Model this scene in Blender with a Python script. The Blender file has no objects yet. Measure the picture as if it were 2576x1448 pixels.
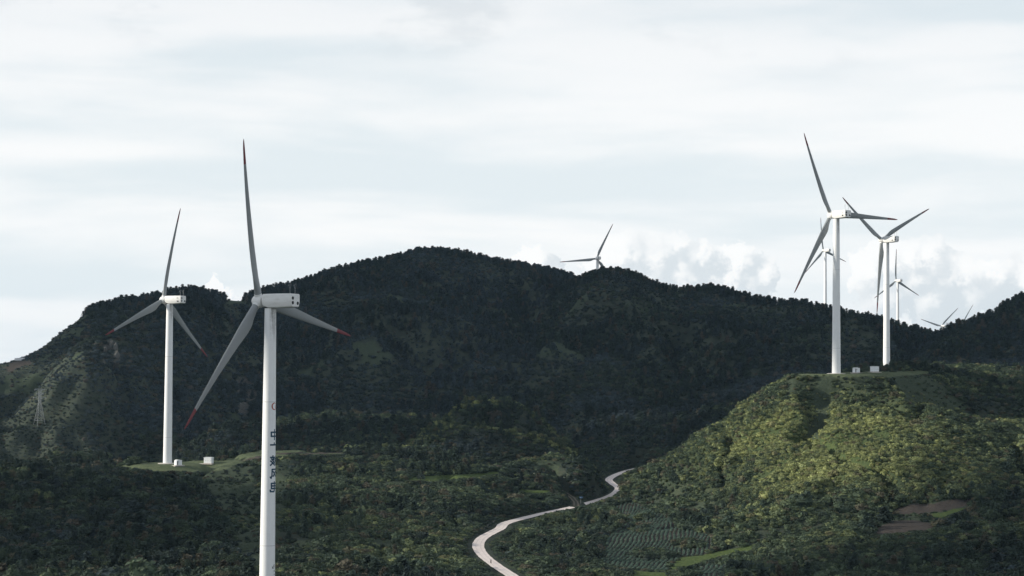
import bpy, bmesh, math, random
import numpy as np
from mathutils import Matrix, Vector

random.seed(7)
rng = np.random.default_rng(11)
scene = bpy.context.scene
COL = scene.collection

# ------------------------------------------------------------------ camera
# picture coordinates used for reading places off the photograph: 2576 x 1448
F, CX, CY = 5000.0, 1288.0, 724.0
PITCH = math.atan((930.0 - CY) / F)
ROLL = 0.0075
CAMR = Matrix.Rotation(math.pi / 2 + PITCH, 3, 'X') @ Matrix.Rotation(ROLL, 3, 'Z')
CAMN = np.array(CAMR)
cam_d = bpy.data.cameras.new("camera")
cam_d.sensor_width = 36.0
cam_d.lens = 36.0 * F / 2576.0
cam_d.clip_start = 1.0
cam_d.clip_end = 60000.0
cam = bpy.data.objects.new("camera", cam_d)
cam.matrix_world = CAMR.to_4x4()
COL.objects.link(cam)
scene.camera = cam


def P(u, v, Y):
    """world point on the sight line through picture point (u, v) at distance Y"""
    d = CAMR @ Vector(((u - CX) / F, -(v - CY) / F, -1.0))
    return d * (Y / d.y)


def proj(p):
    q = np.asarray(p) @ CAMN
    w = -q[..., 2]
    return CX + F * q[..., 0] / w, CY - F * q[..., 1] / w


# ------------------------------------------------------------------ sky, sun, exposure
SUN_EL, SUN_AZ = math.radians(20.0), math.radians(-93.0)   # azimuth from +Y, towards +X
SUNV = Vector((math.sin(SUN_AZ) * math.cos(SUN_EL), math.cos(SUN_AZ) * math.cos(SUN_EL), math.sin(SUN_EL)))
SUN_STRENGTH = 5.0
scene.view_settings.view_transform = 'Standard'
scene.view_settings.look = 'None'
scene.view_settings.exposure = 0.0
scene.view_settings.gamma = 1.0
scene.view_settings.use_curve_mapping = False
scene.cycles.use_denoising = True
scene.cycles.max_bounces = 5
scene.cycles.diffuse_bounces = 3
scene.cycles.glossy_bounces = 2
scene.cycles.transmission_bounces = 3
scene.cycles.transparent_max_bounces = 6
scene.cycles.volume_bounces = 0

world = bpy.data.worlds.new("World")
scene.world = world
world.use_nodes = True


class NT:
    """small helper to write node trees"""

    def __init__(self, tree):
        self.t = tree
        tree.nodes.clear()

    def n(self, typ, ins=None, **kw):
        nd = self.t.nodes.new(typ)
        for k, v in kw.items():
            setattr(nd, k, v)
        if ins:
            for k, v in ins.items():
                self.set(nd.inputs[k], v)
        return nd

    def set(self, sock, v):
        if isinstance(v, bpy.types.NodeSocket):
            self.t.links.new(v, sock)
        elif isinstance(v, bpy.types.Node):
            self.t.links.new(v.outputs[0], sock)
        else:
            if sock.type == 'RGBA' and len(v) == 3:
                v = (*v, 1.0)
            sock.default_value = v

    def m(self, op, a, b=0.0, c=None, clamp=False):
        nd = self.t.nodes.new('ShaderNodeMath')
        nd.operation = op
        nd.use_clamp = clamp
        self.set(nd.inputs[0], a)
        self.set(nd.inputs[1], b)
        if c is not None:
            self.set(nd.inputs[2], c)
        return nd.outputs[0]

    def vm(self, op, a, b=None, out=0):
        nd = self.t.nodes.new('ShaderNodeVectorMath')
        nd.operation = op
        self.set(nd.inputs[0], a)
        if b is not None:
            self.set(nd.inputs[1], b)
        return nd.outputs[out]

    def mix(self, f, a, b):
        nd = self.t.nodes.new('ShaderNodeMix')
        nd.data_type = 'RGBA'
        self.set(nd.inputs[0], f)
        self.set(nd.inputs[6], a)
        self.set(nd.inputs[7], b)
        return nd.outputs[2]

    def ramp(self, f, lo, hi, smooth=True):
        nd = self.t.nodes.new('ShaderNodeMapRange')
        nd.interpolation_type = 'SMOOTHSTEP' if smooth else 'LINEAR'
        self.set(nd.inputs[0], f)
        nd.inputs[1].default_value = lo
        nd.inputs[2].default_value = hi
        return nd.outputs[0]

    def noise(self, vec, scale, detail=4.0, rough=0.5, out=0, dist=0.0):
        nd = self.t.nodes.new('ShaderNodeTexNoise')
        self.set(nd.inputs['Vector'], vec)
        nd.inputs['Scale'].default_value = scale
        nd.inputs['Detail'].default_value = detail
        nd.inputs['Roughness'].default_value = rough
        nd.inputs['Distortion'].default_value = dist
        return nd.outputs[out]


def build_world():
    T = NT(world.node_tree)
    tc = T.n('ShaderNodeTexCoord')
    d = T.vm('NORMALIZE', tc.outputs['Generated'])
    sep = T.n('ShaderNodeSeparateXYZ', {0: d})
    el = T.m('ABSOLUTE', sep.outputs[2])
    sky = T.n('ShaderNodeTexSky', sky_type='NISHITA', sun_disc=False)
    sky.sun_elevation = SUN_EL
    sky.sun_rotation = SUN_AZ
    sky.altitude = 1800.0
    sky.air_density = 1.0
    sky.dust_density = 1.5
    blue = T.vm('SCALE', sky.outputs[0])
    blue.node.inputs['Scale'].default_value = 0.11
    # high veil of cloud: streaks stretched along the horizon
    p1 = T.vm('MULTIPLY', d, (3.0, 3.0, 26.0))
    warp = T.noise(T.vm('MULTIPLY', d, (2.0, 2.0, 9.0)), 2.0, 2.0, out=1)
    p1 = T.vm('ADD', p1, T.vm('MULTIPLY', warp, (0.7, 0.7, 0.9)))
    s1 = T.noise(p1, 1.15, 5.0, 0.45)
    s2 = T.noise(T.vm('MULTIPLY', d, (9.0, 9.0, 40.0)), 1.0, 6.0, 0.55)
    st = T.m('ADD', T.m('MULTIPLY', s1, 0.75), T.m('MULTIPLY', s2, 0.25))
    st = T.ramp(st, 0.38, 0.60)
    white = (0.99, 1.0, 1.0)
    grey = (0.80, 0.872, 0.905)
    veil = T.mix(st, grey, white)
    # small grey lower clouds high in the frame
    g1 = T.noise(T.vm('MULTIPLY', d, (10.0, 10.0, 24.0)), 1.3, 7.0, 0.6)
    g1 = T.m('MULTIPLY', T.ramp(g1, 0.55, 0.72), T.ramp(el, 0.13, 0.18))
    veil = T.mix(T.m('MULTIPLY', g1, 0.55), veil, (0.72, 0.77, 0.80))
    # the veil is thick along the slanting sight line near the horizon, thin overhead
    thick = T.m('DIVIDE', 0.36, T.m('MAXIMUM', el, 0.03))
    alpha = T.m('SUBTRACT', 1.0, T.m('POWER', 2.718, T.m('MULTIPLY', thick, -1.0)))
    skyc = T.mix(alpha, blue, veil)
    # cumulus banks low over the hills
    blobs = [  # azimuth tan, elevation tan, radius
        (1350, 668, 52), (1385, 690, 40), (1300, 700, 45),
        (1580, 640, 62), (1530, 690, 60), (1650, 650, 62), (1700, 625, 38), (1620, 700, 80), (1745, 650, 40), (1775, 640, 30),
        (1850, 660, 45), (1830, 700, 60), (1720, 700, 70), (1920, 690, 45), (1880, 720, 60),
        (2180, 690, 55), (2240, 650, 60), (2290, 640, 45), (2340, 650, 45), (2390, 690, 50), (2300, 690, 70), (2440, 700, 55),
        (2520, 690, 60), (2590, 690, 60), (2470, 740, 70), (2350, 760, 70), (2230, 740, 60), (2680, 700, 70), (2780, 720, 60),
        (565, 740, 26), (540, 755, 26), (-80, 700, 60), (-160, 680, 60)]

    w1 = T.noise(d, 46.0, 5.0, 0.6, out=1)
    w2 = T.noise(d, 230.0, 6.0, 0.66, out=1)
    wsum = T.vm('ADD', T.vm('MULTIPLY', T.vm('SUBTRACT', w1, (.5, .5, .5)), (.026, .026, .026)), T.vm('MULTIPLY', T.vm('SUBTRACT', w2, (.5, .5, .5)), (.0095, .0095, .0095)))

    def field(vec):
        acc = None
        for (u, v, r) in blobs:
            c = CAMR @ Vector(((u - CX) / F, -(v - CY) / F, -1.0))
            c.normalize()
            ds = T.vm('DISTANCE', vec, tuple(c), out=1)
            f = T.m('MULTIPLY_ADD', ds, -F / (r * 1.14), 1.0)
            acc = f if acc is None else T.m('SMOOTH_MAX', acc, f, 0.35)
        return acc

    dw = T.vm('ADD', d, wsum)
    f0 = field(dw)
    f1 = field(T.vm('ADD', dw, (-0.0075, 0.0, 0.0060)))
    soft = T.noise(d, 60.0, 3.0, 0.5)
    a = T.ramp(T.m('ADD', f0, T.m('MULTIPLY_ADD', soft, 0.5, -0.25)), -0.03, 0.10)
    lit = T.ramp(T.m('ADD', T.m('SUBTRACT', f0, f1), T.m('MULTIPLY_ADD', soft, 0.9, -0.45)), -0.20, 0.60)
    cum = T.mix(lit, (0.71, 0.77, 0.81), (1.04, 1.04, 1.03))
    a = T.m('MULTIPLY', a, T.m('MULTIPLY', T.ramp(el, 0.086, 0.052), 0.86))
    skyc = T.mix(a, skyc, cum)
    bg = T.n('ShaderNodeBackground', {'Color': skyc, 'Strength': 1.02})
    T.n('ShaderNodeOutputWorld', {'Surface': bg})


build_world()

sun_d = bpy.data.lights.new("sun", 'SUN')
sun_d.energy = SUN_STRENGTH
sun_d.angle = math.radians(0.53)
sun_d.color = (1.0, 0.93, 0.80)
sun = bpy.data.objects.new("sun", sun_d)
sun.rotation_euler = (-SUNV).to_track_quat('-Z', 'Y').to_euler()
COL.objects.link(sun)

# ------------------------------------------------------------------ generic helpers


def tag(o, label=None, cat=None, group=None, kind=None):
    if label:
        o["label"] = label
    if cat:
        o["category"] = cat
    if group:
        o["group"] = group
    if kind:
        o["kind"] = kind
    return o


def empty(name, loc=(0, 0, 0), rz=0.0):
    o = bpy.data.objects.new(name, None)
    o.empty_display_size = 1.0
    o.location = loc
    o.rotation_euler = (0, 0, rz)
    COL.objects.link(o)
    return o


def mobj(name, mesh, parent=None, mat=None, col=None):
    o = bpy.data.objects.new(name, mesh)
    if mat is not None and not mesh.materials:
        mesh.materials.append(mat)
    (col or COL).objects.link(o)
    if parent:
        o.parent = parent
    return o


def mesh_from(name, verts, faces, smooth=False, mat=None):
    me = bpy.data.meshes.new(name)
    me.from_pydata([tuple(v) for v in verts], [], faces)
    me.validate()
    if smooth:
        me.polygons.foreach_set('use_smooth', [True] * len(me.polygons))
    if mat:
        me.materials.append(mat)
    me.update()
    return me


class MB:
    def __init__(self):
        self.v, self.f = [], []

    def add(self, verts, faces):
        b = len(self.v)
        self.v += [tuple(x) for x in verts]
        self.f += [tuple(i + b for i in f) for f in faces]

    def box(self, c, s, rot=None):
        vs = []
        for x in (-.5, .5):
            for y in (-.5, .5):
                for z in (-.5, .5):
                    p = Vector((x * s[0], y * s[1], z * s[2]))
                    if rot:
                        p = rot @ p
                    vs.append(p + Vector(c))
        self.add(vs, [(0, 1, 3, 2), (4, 6, 7, 5), (0, 4, 5, 1), (2, 3, 7, 6), (0, 2, 6, 4), (1, 5, 7, 3)])

    def tube(self, a, b, r0, r1=None, n=8, cap=True):
        r1 = r0 if r1 is None else r1
        a, b = Vector(a), Vector(b)
        z = (b - a).normalized()
        x = z.orthogonal().normalized()
        y = z.cross(x)
        vs = []
        for c, r in ((a, r0), (b, r1)):
            for i in range(n):
                t = 2 * math.pi * i / n
                vs.append(c + (x * math.cos(t) + y * math.sin(t)) * r)
        fs = [(i, (i + 1) % n, n + (i + 1) % n, n + i) for i in range(n)]
        if cap:
            fs += [tuple(range(n))[::-1], tuple(range(n, 2 * n))]
        self.add(vs, fs)

    def loft(self, rings, cap=True):
        n = len(rings[0])
        vs = [p for r in rings for p in r]
        fs = []
        for k in range(len(rings) - 1):
            for i in range(n):
                j = (i + 1) % n
                fs.append((k * n + i, k * n + j, (k + 1) * n + j, (k + 1) * n + i))
        if cap:
            fs += [tuple(range(n))[::-1], tuple((len(rings) - 1) * n + i for i in range(n))]
        self.add(vs, fs)

    def mesh(self, name, mat=None, smooth=False):
        return mesh_from(name, self.v, self.f, smooth, mat)

    def build(self, name, mat, parent=None, smooth=False):
        return mobj(name, self.mesh(name, mat, smooth), parent)


def principled(name, color, rough=0.6, spec=0.4, metallic=0.0):
    m = bpy.data.materials.new(name)
    m.use_nodes = True
    T = NT(m.node_tree)
    b = T.n('ShaderNodeBsdfPrincipled', {'Base Color': color, 'Roughness': rough, 'Metallic': metallic})
    b.inputs['Specular IOR Level'].default_value = spec
    T.n('ShaderNodeOutputMaterial', {'Surface': b})
    return m, T, b


def weathered(name, color, dirt, rough=0.5, scale=1.0, amount=0.5, streak=(3.0, 3.0, 0.25), spec=0.4):
    """painted surface with faint vertical streaks and blotches of dirt"""
    m, T, b = principled(name, color, rough, spec)
    tc = T.n('ShaderNodeTexCoord')
    p = T.vm('MULTIPLY', tc.outputs['Object'], streak)
    n1 = T.noise(p, scale, 6.0, 0.6)
    n2 = T.noise(tc.outputs['Object'], 0.35 * scale, 5.0, 0.6)
    f = T.m('MULTIPLY', T.ramp(T.m('MULTIPLY', n1, n2), 0.22, 0.45), amount)
    T.set(b.inputs['Base Color'], T.mix(f, color, dirt))
    T.set(b.inputs['Roughness'], T.m('MULTIPLY_ADD', n2, 0.3, rough - 0.15))
    return m


# gradient noise in numpy -------------------------------------------------
def _hash(ix, iy, seed):
    h = (ix.astype(np.int64) * 374761393 + iy.astype(np.int64) * 668265263 + seed * 974711) & 0x7fffffff
    h = (h ^ (h >> 13)) * 1274126177 & 0x7fffffff
    return (h ^ (h >> 16)) & 0x7fffffff


def gnoise(x, y, seed=0):
    ix, iy = np.floor(x), np.floor(y)
    fx, fy = x - ix, y - iy
    ux, uy = fx * fx * fx * (fx * (fx * 6 - 15) + 10), fy * fy * fy * (fy * (fy * 6 - 15) + 10)

    def g(dx, dy):
        a = _hash(ix + dx, iy + dy, seed) / 0x7fffffff * 2 * np.pi
        return np.cos(a) * (fx - dx) + np.sin(a) * (fy - dy)
    return ((g(0, 0) * (1 - ux) + g(1, 0) * ux) * (1 - uy) + (g(0, 1) * (1 - ux) + g(1, 1) * ux) * uy) * 1.5


def fbm(x, y, oct=4, seed=0, gain=0.5):
    a, s, t = 1.0, 0.0, 0.0
    for i in range(oct):
        s = s + a * gnoise(x, y, seed + i * 17)
        t += a
        a *= gain
        x, y = x * 2.03 + 11.3, y * 2.03 + 5.7
    return s / t


def sstep(a, b, x):
    t = np.clip((x - a) / (b - a), 0, 1)
    return t * t * (3 - 2 * t)


def smax(a, b, k):
    h = np.clip(0.5 + 0.5 * (a - b) / k, 0, 1)
    return b + (a - b) * h + k * h * (1 - h)


def in_poly(u, v, poly):
    r = np.zeros(u.shape, bool)
    n = len(poly)
    for i in range(n):
        (x0, y0), (x1, y1) = poly[i], poly[(i + 1) % n]
        if y0 == y1:
            continue
        c = ((y0 > v) != (y1 > v)) & (u < (x1 - x0) * (v - y0) / (y1 - y0) + x0)
        r ^= c
    return r


# ------------------------------------------------------------------ turbines: where they stand
HUBH, OVER = 72.0, 3.6
# name, hub u, hub v, distance, apparent yaw (deg from image plane), rotor angle (deg clockwise), side vents, label
TURB = [
    ("near", 651, 757, 495, 36, -19, 0),
    ("left", 411, 754, 877, 39, 7, 1),
    ("hillA", 2090, 541, 901, 46, -30, 1),
    ("hillB", 2218, 603, 1111, 42, -58, 1),
    ("ridge", 1501, 650, 2137, 75, 24, 1),
    ("farA", 2071, 630, 2427, 44, -13, 1),
    ("farB", 2254, 706, 2564, 52, -4, 1),
    ("far1", 2368, 820, 3125, 55, 45, 0),
    ("far2", 2421, 815, 3450, 45, 32, 0),
]
TPOS = {}
for (k, u, v, d, phi, th, sv) in TURB:
    h = P(u, v, d)
    az = math.atan2(h.x, h.y)
    al = math.radians(phi) + az          # world heading of the rotor axis, from -X towards +Y
    fwd = Vector((-math.cos(al), math.sin(al), 0))
    base = h - fwd * OVER
    base.z = h.z - HUBH
    TPOS[k] = (base, fwd)

# ------------------------------------------------------------------ terrain
# points read off the photograph (u, v) with the distance at which they lie
CTRL = [(-250, 1560, 470), (0, 1560, 450), (300, 1560, 440), (500, 1545, 440), (664, 1550, 440), (900, 1565, 450), (1200, 1560, 450),
        (1500, 1570, 450), (1900, 1560, 450), (2300, 1560, 440), (2600, 1530, 440), (2800, 1500, 440),
        (664, 1485, 495), (720, 1490, 495), (610, 1490, 495),
        (-250, 1440, 560), (0, 1448, 560), (300, 1448, 545), (500, 1440, 530), (630, 1440, 530),
        (100, 1310, 690), (300, 1310, 690), (450, 1310, 700), (350, 1240, 780), (150, 1205, 830), (0, 1215, 830), (-250, 1220, 830),
        (200, 1172, 872), (80, 1180, 872), (-60, 1185, 880),
        (422, 1171, 877), (300, 1172, 877), (560, 1170, 885), (500, 1182, 860), (400, 1184, 858), (500, 1212, 830),
        (560, 1270, 730), (600, 1350, 620), (640, 1420, 545), (690, 1300, 700), (690, 1200, 830),
        (620, 1145, 950), (740, 1136, 1000), (850, 1138, 1000), (1000, 1168, 1000), (1150, 1172, 1000), (1300, 1178, 1000), (1420, 1182, 1000), (422, 1172, 930), (250, 1190, 960), (0, 1205, 960),
        (0, 1210, 1060), (250, 1200, 1060), (450, 1175, 1040),
        (800, 1185, 880), (800, 1300, 700), (800, 1420, 560), (900, 1250, 780), (900, 1400, 590), (1000, 1200, 860), (1000, 1320, 690),
        (1000, 1448, 555), (1100, 1250, 780), (1100, 1400, 605), (1100, 1175, 935), (950, 1160, 930), (1250, 1202, 880), (1080, 1204, 868),
        (1300, 1262, 800), (1400, 1210, 900), (1460, 1185, 925), (1330, 1185, 925), (1200, 1500, 500), (1130, 1340, 690), (1350, 1275, 800),
        (1285, 1448, 560), (1225, 1400, 620), (1203, 1372, 655), (1240, 1335, 715), (1290, 1310, 765), (1440, 1275, 850),
        (1540, 1245, 940), (1556, 1228, 985), (1530, 1205, 1040), (1575, 1185, 1120),
        (1520, 1405, 640), (1600, 1330, 745), (1560, 1285, 830), (1700, 1385, 670), (1800, 1405, 640), (1880, 1385, 650), (1600, 1445, 595),
        (1420, 1330, 740), (1380, 1400, 640),
        (1700, 1262, 830), (1800, 1290, 770), (2000, 1310, 715), (2000, 1435, 580), (2200, 1308, 700), (2320, 1330, 650), (2300, 1445, 560),
        (2500, 1440, 545), (2500, 1300, 665), (2600, 1250, 700), (2780, 1230, 700), (2400, 1275, 700),
        (1985, 944, 895), (2101, 941, 890), (2200, 941, 900), (2300, 941, 915), (2101, 939, 930), (2230, 934, 1060), (2229, 933, 1111), (2320, 935, 1080), (2140, 936, 1040),
        (2000, 1010, 855), (2150, 1010, 855), (1900, 1058, 858), (1800, 1120, 850), (1700, 1180, 850), (1640, 1205, 862), (1920, 985, 890), (2260, 990, 870),
        (2000, 1110, 800), (2000, 1215, 745), (1850, 1215, 775), (2280, 1048, 838), (2350, 1043, 838), (2440, 1056, 838), (2520, 1088, 835), (2250, 1088, 795), (2150, 1140, 757), (2050, 1195, 722), (1980, 1245, 692), (2330, 1165, 765), (2450, 1185, 765), (2250, 1200, 735), (2150, 1250, 700),
        (2600, 1190, 775), (2780, 1190, 775), (2400, 1240, 720), (2600, 1050, 880), (2400, 1075, 890), (2780, 1040, 880), (2480, 985, 960), (2380, 945, 990), (2600, 965, 1030),
        (1800, 1185, 960), (1640, 1215, 980), (1900, 1090, 960), (1980, 1010, 980), (2040, 985, 1060), (1850, 1120, 1080), (1700, 1160, 1120),
        (2230, 950, 1200), (2400, 940, 1200), (2600, 950, 1200), (2230, 975, 1300), (2050, 1020, 1200), (1850, 1090, 1250)]
cp = np.array([tuple(P(*c)) for c in CTRL])


def tps_fit(pts, lam=4.0):
    n = len(pts)
    xy = pts[:, :2] / 100.0
    r2 = ((xy[:, None] - xy[None]) ** 2).sum(-1)
    K = 0.5 * r2 * np.log(r2 + 1e-9)
    A = np.zeros((n + 3, n + 3))
    A[:n, :n] = K + lam * 0.01 * np.eye(n)
    A[:n, n] = A[n, :n] = 1
    A[:n, n + 1:] = xy
    A[n + 1:, :n] = xy.T
    return xy, np.linalg.solve(A, np.concatenate([pts[:, 2], [0, 0, 0]]))


TX, TW = tps_fit(cp)


def tps(x, y):
    out = np.empty(x.size)
    xf, yf = x.ravel() / 100.0, y.ravel() / 100.0
    n = len(TX)
    for i in range(0, x.size, 40000):
        a, b = xf[i:i + 40000], yf[i:i + 40000]
        r2 = (a[:, None] - TX[None, :, 0]) ** 2 + (b[:, None] - TX[None, :, 1]) ** 2
        out[i:i + 40000] = (0.5 * r2 * np.log(r2 + 1e-9)) @ TW[:n] + TW[n] + TW[n + 1] * a + TW[n + 2] * b
    return out.reshape(x.shape)


class Hill:
    """ridge with its crest through given points and rounded slopes on both sides"""

    def __init__(self, pts, sf, sb, r, smooth=2):
        w = np.array([tuple(P(*p)) for p in pts])
        s = w[:, 0] / w[:, 1]
        o = np.argsort(s)
        s, w = s[o], w[o]
        self.s = np.linspace(s[0] - 0.15, s[-1] + 0.15, 900)
        self.Y = np.interp(self.s, s, w[:, 1])
        z = np.interp(self.s, s, w[:, 2])
        z = z - np.maximum(0, s[0] - self.s) * 1500 - np.maximum(0, self.s - s[-1]) * 1500
        k = np.ones(2 * smooth + 1) / (2 * smooth + 1)
        for _ in range(3):
            z = np.convolve(np.pad(z, smooth, 'edge'), k, 'valid')
            self.Y = np.convolve(np.pad(self.Y, smooth * 3, 'edge'), np.ones(6 * smooth + 1) / (6 * smooth + 1), 'valid')
        self.Z, self.sf, self.sb, self.r = z, sf, sb, r

    def __call__(self, x, y, dy_noise=0.0):
        s = x / y
        yc, zc = np.interp(s, self.s, self.Y), np.interp(s, self.s, self.Z)
        d = y - yc + dy_noise
        a = np.abs(d)
        drop = np.sqrt(a * a + self.r ** 2) - self.r
        return zc - np.where(d < 0, self.sf, self.sb) * drop, yc


M1 = Hill([(-500, 1000, 1300), (-200, 960, 1400), (0, 917, 1480), (60, 898, 1500), (110, 874, 1520), (150, 838, 1540), (200, 803, 1570), (240, 781, 1590), (300, 765, 1620),
           (400, 750, 1680), (470, 733, 1720), (520, 738, 1750), (560, 753, 1780), (585, 757, 1800), (605, 759, 1815), (630, 750, 1840), (660, 735, 1870),
           (720, 726, 1920), (780, 708, 1960), (850, 684, 2010), (900, 671, 2040), (960, 661, 2070), (1010, 649, 2090), (1060, 635, 2100), (1110, 635, 2110),
           (1180, 645, 2110), (1250, 661, 2110), (1330, 675, 2110), (1400, 690, 2100), (1450, 702, 2090), (1500, 800, 2080), (1560, 890, 2060)], 0.262, 0.30, 60)
M2 = Hill([(1180, 960, 1900), (1290, 860, 1920), (1335, 803, 1930), (1380, 757, 1940), (1440, 718, 1950), (1490, 693, 1960), (1530, 684, 1965), (1570, 690, 1965), (1600, 700, 1960),
           (1640, 718, 1950), (1700, 734, 1940), (1760, 731, 1930), (1790, 726, 1925), (1830, 737, 1915), (1880, 753, 1900), (1960, 768, 1880), (2010, 764, 1860),
           (2060, 776, 1850), (2110, 784, 1830), (2160, 796, 1820), (2200, 805, 1800), (2260, 823, 1790), (2340, 843, 1780), (2420, 860, 1770), (2600, 900, 1770), (2900, 940, 1770)], 0.225, 0.36, 45)
M3 = Hill([(2250, 920, 1640), (2320, 876, 1640), (2360, 848, 1640), (2400, 826, 1640), (2440, 811, 1640), (2490, 798, 1640), (2530, 771, 1640), (2576, 750, 1640), (2680, 720, 1640), (2850, 745, 1640), (3000, 800, 1640)], 0.24, 0.3, 45)
N1 = Hill([(440, 1150, 1130), (500, 1118, 1150), (560, 1085, 1180), (620, 1082, 1200), (700, 1070, 1230), (800, 1052, 1250), (900, 1047, 1260), (1000, 1052, 1260), (1080, 1062, 1250), (1150, 1085, 1240), (1220, 1120, 1230)], 0.13, 0.25, 30)
N2 = Hill([(1060, 1100, 1190), (1100, 1072, 1190), (1150, 1030, 1190), (1200, 1014, 1190), (1260, 1010, 1190), (1310, 1020, 1190), (1350, 1050, 1190), (1390, 1088, 1190), (1440, 1130, 1190)], 0.68, 0.55, 12)
N3 = Hill([(990, 1150, 1060), (1030, 1120, 1060), (1060, 1097, 1060), (1100, 1082, 1060), (1150, 1074, 1060), (1210, 1074, 1060), (1280, 1086, 1060), (1350, 1106, 1060), (1420, 1126, 1060), (1490, 1172, 1060)], 0.58, 0.5, 9)
N4 = Hill([(1400, 1140, 1260), (1430, 1118, 1260), (1480, 1076, 1270), (1560, 1056, 1280), (1650, 1046, 1290), (1720, 1038, 1300), (1800, 1000, 1330), (1900, 957, 1360), (2000, 930, 1390), (2300, 915, 1420), (2600, 905, 1420), (2850, 900, 1420)], 0.16, 0.22, 25)

C1 = Hill([(690, 1165, 880), (730, 1150, 905), (790, 1143, 940), (860, 1139, 955), (960, 1134, 958), (1050, 1142, 955), (1120, 1156, 950), (1190, 1172, 945)], 0.15, 0.32, 10)
C2 = Hill([(1230, 1188, 925), (1290, 1168, 935), (1340, 1157, 942), (1400, 1152, 945), (1450, 1154, 945), (1490, 1180, 940), (1520, 1205, 935)], 0.26, 0.36, 8)

ROAD_PIX = [(1330, 1475, 525), (1285, 1447, 560), (1245, 1420, 592), (1214, 1395, 625), (1203, 1372, 655), (1213, 1354, 685), (1238, 1339, 710), (1258, 1329, 728), (1266, 1319, 746),
            (1290, 1310, 766), (1360, 1293, 806), (1440, 1275, 850), (1500, 1259, 896), (1540, 1245, 940), (1556, 1229, 985), (1541, 1216, 1015), (1532, 1206, 1040), (1546, 1196, 1075), (1577, 1184, 1120), (1612, 1176, 1165)]
TRACK_PIX = [(1450, 1272, 853), (1447, 1260, 872), (1430, 1245, 893), (1402, 1230, 915), (1380, 1222, 925)]


def spline(pts, n=12):
    """Catmull-Rom through points"""
    p = [np.array(q, float) for q in pts]
    p = [2 * p[0] - p[1]] + p + [2 * p[-1] - p[-2]]
    out = []
    for i in range(1, len(p) - 2):
        for k in range(n):
            t = k / n
            out.append(0.5 * ((2 * p[i]) + (-p[i - 1] + p[i + 1]) * t + (2 * p[i - 1] - 5 * p[i] + 4 * p[i + 1] - p[i + 2]) * t * t + (-p[i - 1] + 3 * p[i] - 3 * p[i + 1] + p[i + 2]) * t ** 3))
    out.append(p[-2])
    return np.array(out)


road_w = spline([tuple(P(*q)) for q in ROAD_PIX], 14)
zs = road_w[:, 2].copy()
for _ in range(6):
    zs = np.convolve(np.pad(zs, 4, 'edge'), np.ones(9) / 9, 'valid')
road_w[:, 2] = zs
track_w = spline([tuple(P(*q)) for q in TRACK_PIX], 12)


def poly_dist(x, y, line):
    """distance to a dense polyline, with its height at the nearest point"""
    xf, yf = x.ravel(), y.ravel()
    d = np.full(xf.size, 1e9)
    z = np.zeros(xf.size)
    lo, hi = line[:, :2].min(0) - 16, line[:, :2].max(0) + 16
    sel = np.where((xf > lo[0]) & (xf < hi[0]) & (yf > lo[1]) & (yf < hi[1]))[0]
    for i in range(0, sel.size, 20000):
        k = sel[i:i + 20000]
        dd = (xf[k][:, None] - line[None, :, 0]) ** 2 + (yf[k][:, None] - line[None, :, 1]) ** 2
        j = dd.argmin(1)
        d[k] = np.sqrt(dd[np.arange(k.size), j])
        z[k] = line[j, 2]
    return d.reshape(x.shape), z.reshape(x.shape)


PADS = [("near", 8, 18), ("left", 13, 24), ("hillA", 14, 26), ("hillB", 14, 26), ("ridge", 10, 40), ("farA", 10, 60), ("farB", 10, 60), ("far1", 10, 60), ("far2", 10, 60)]


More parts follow.
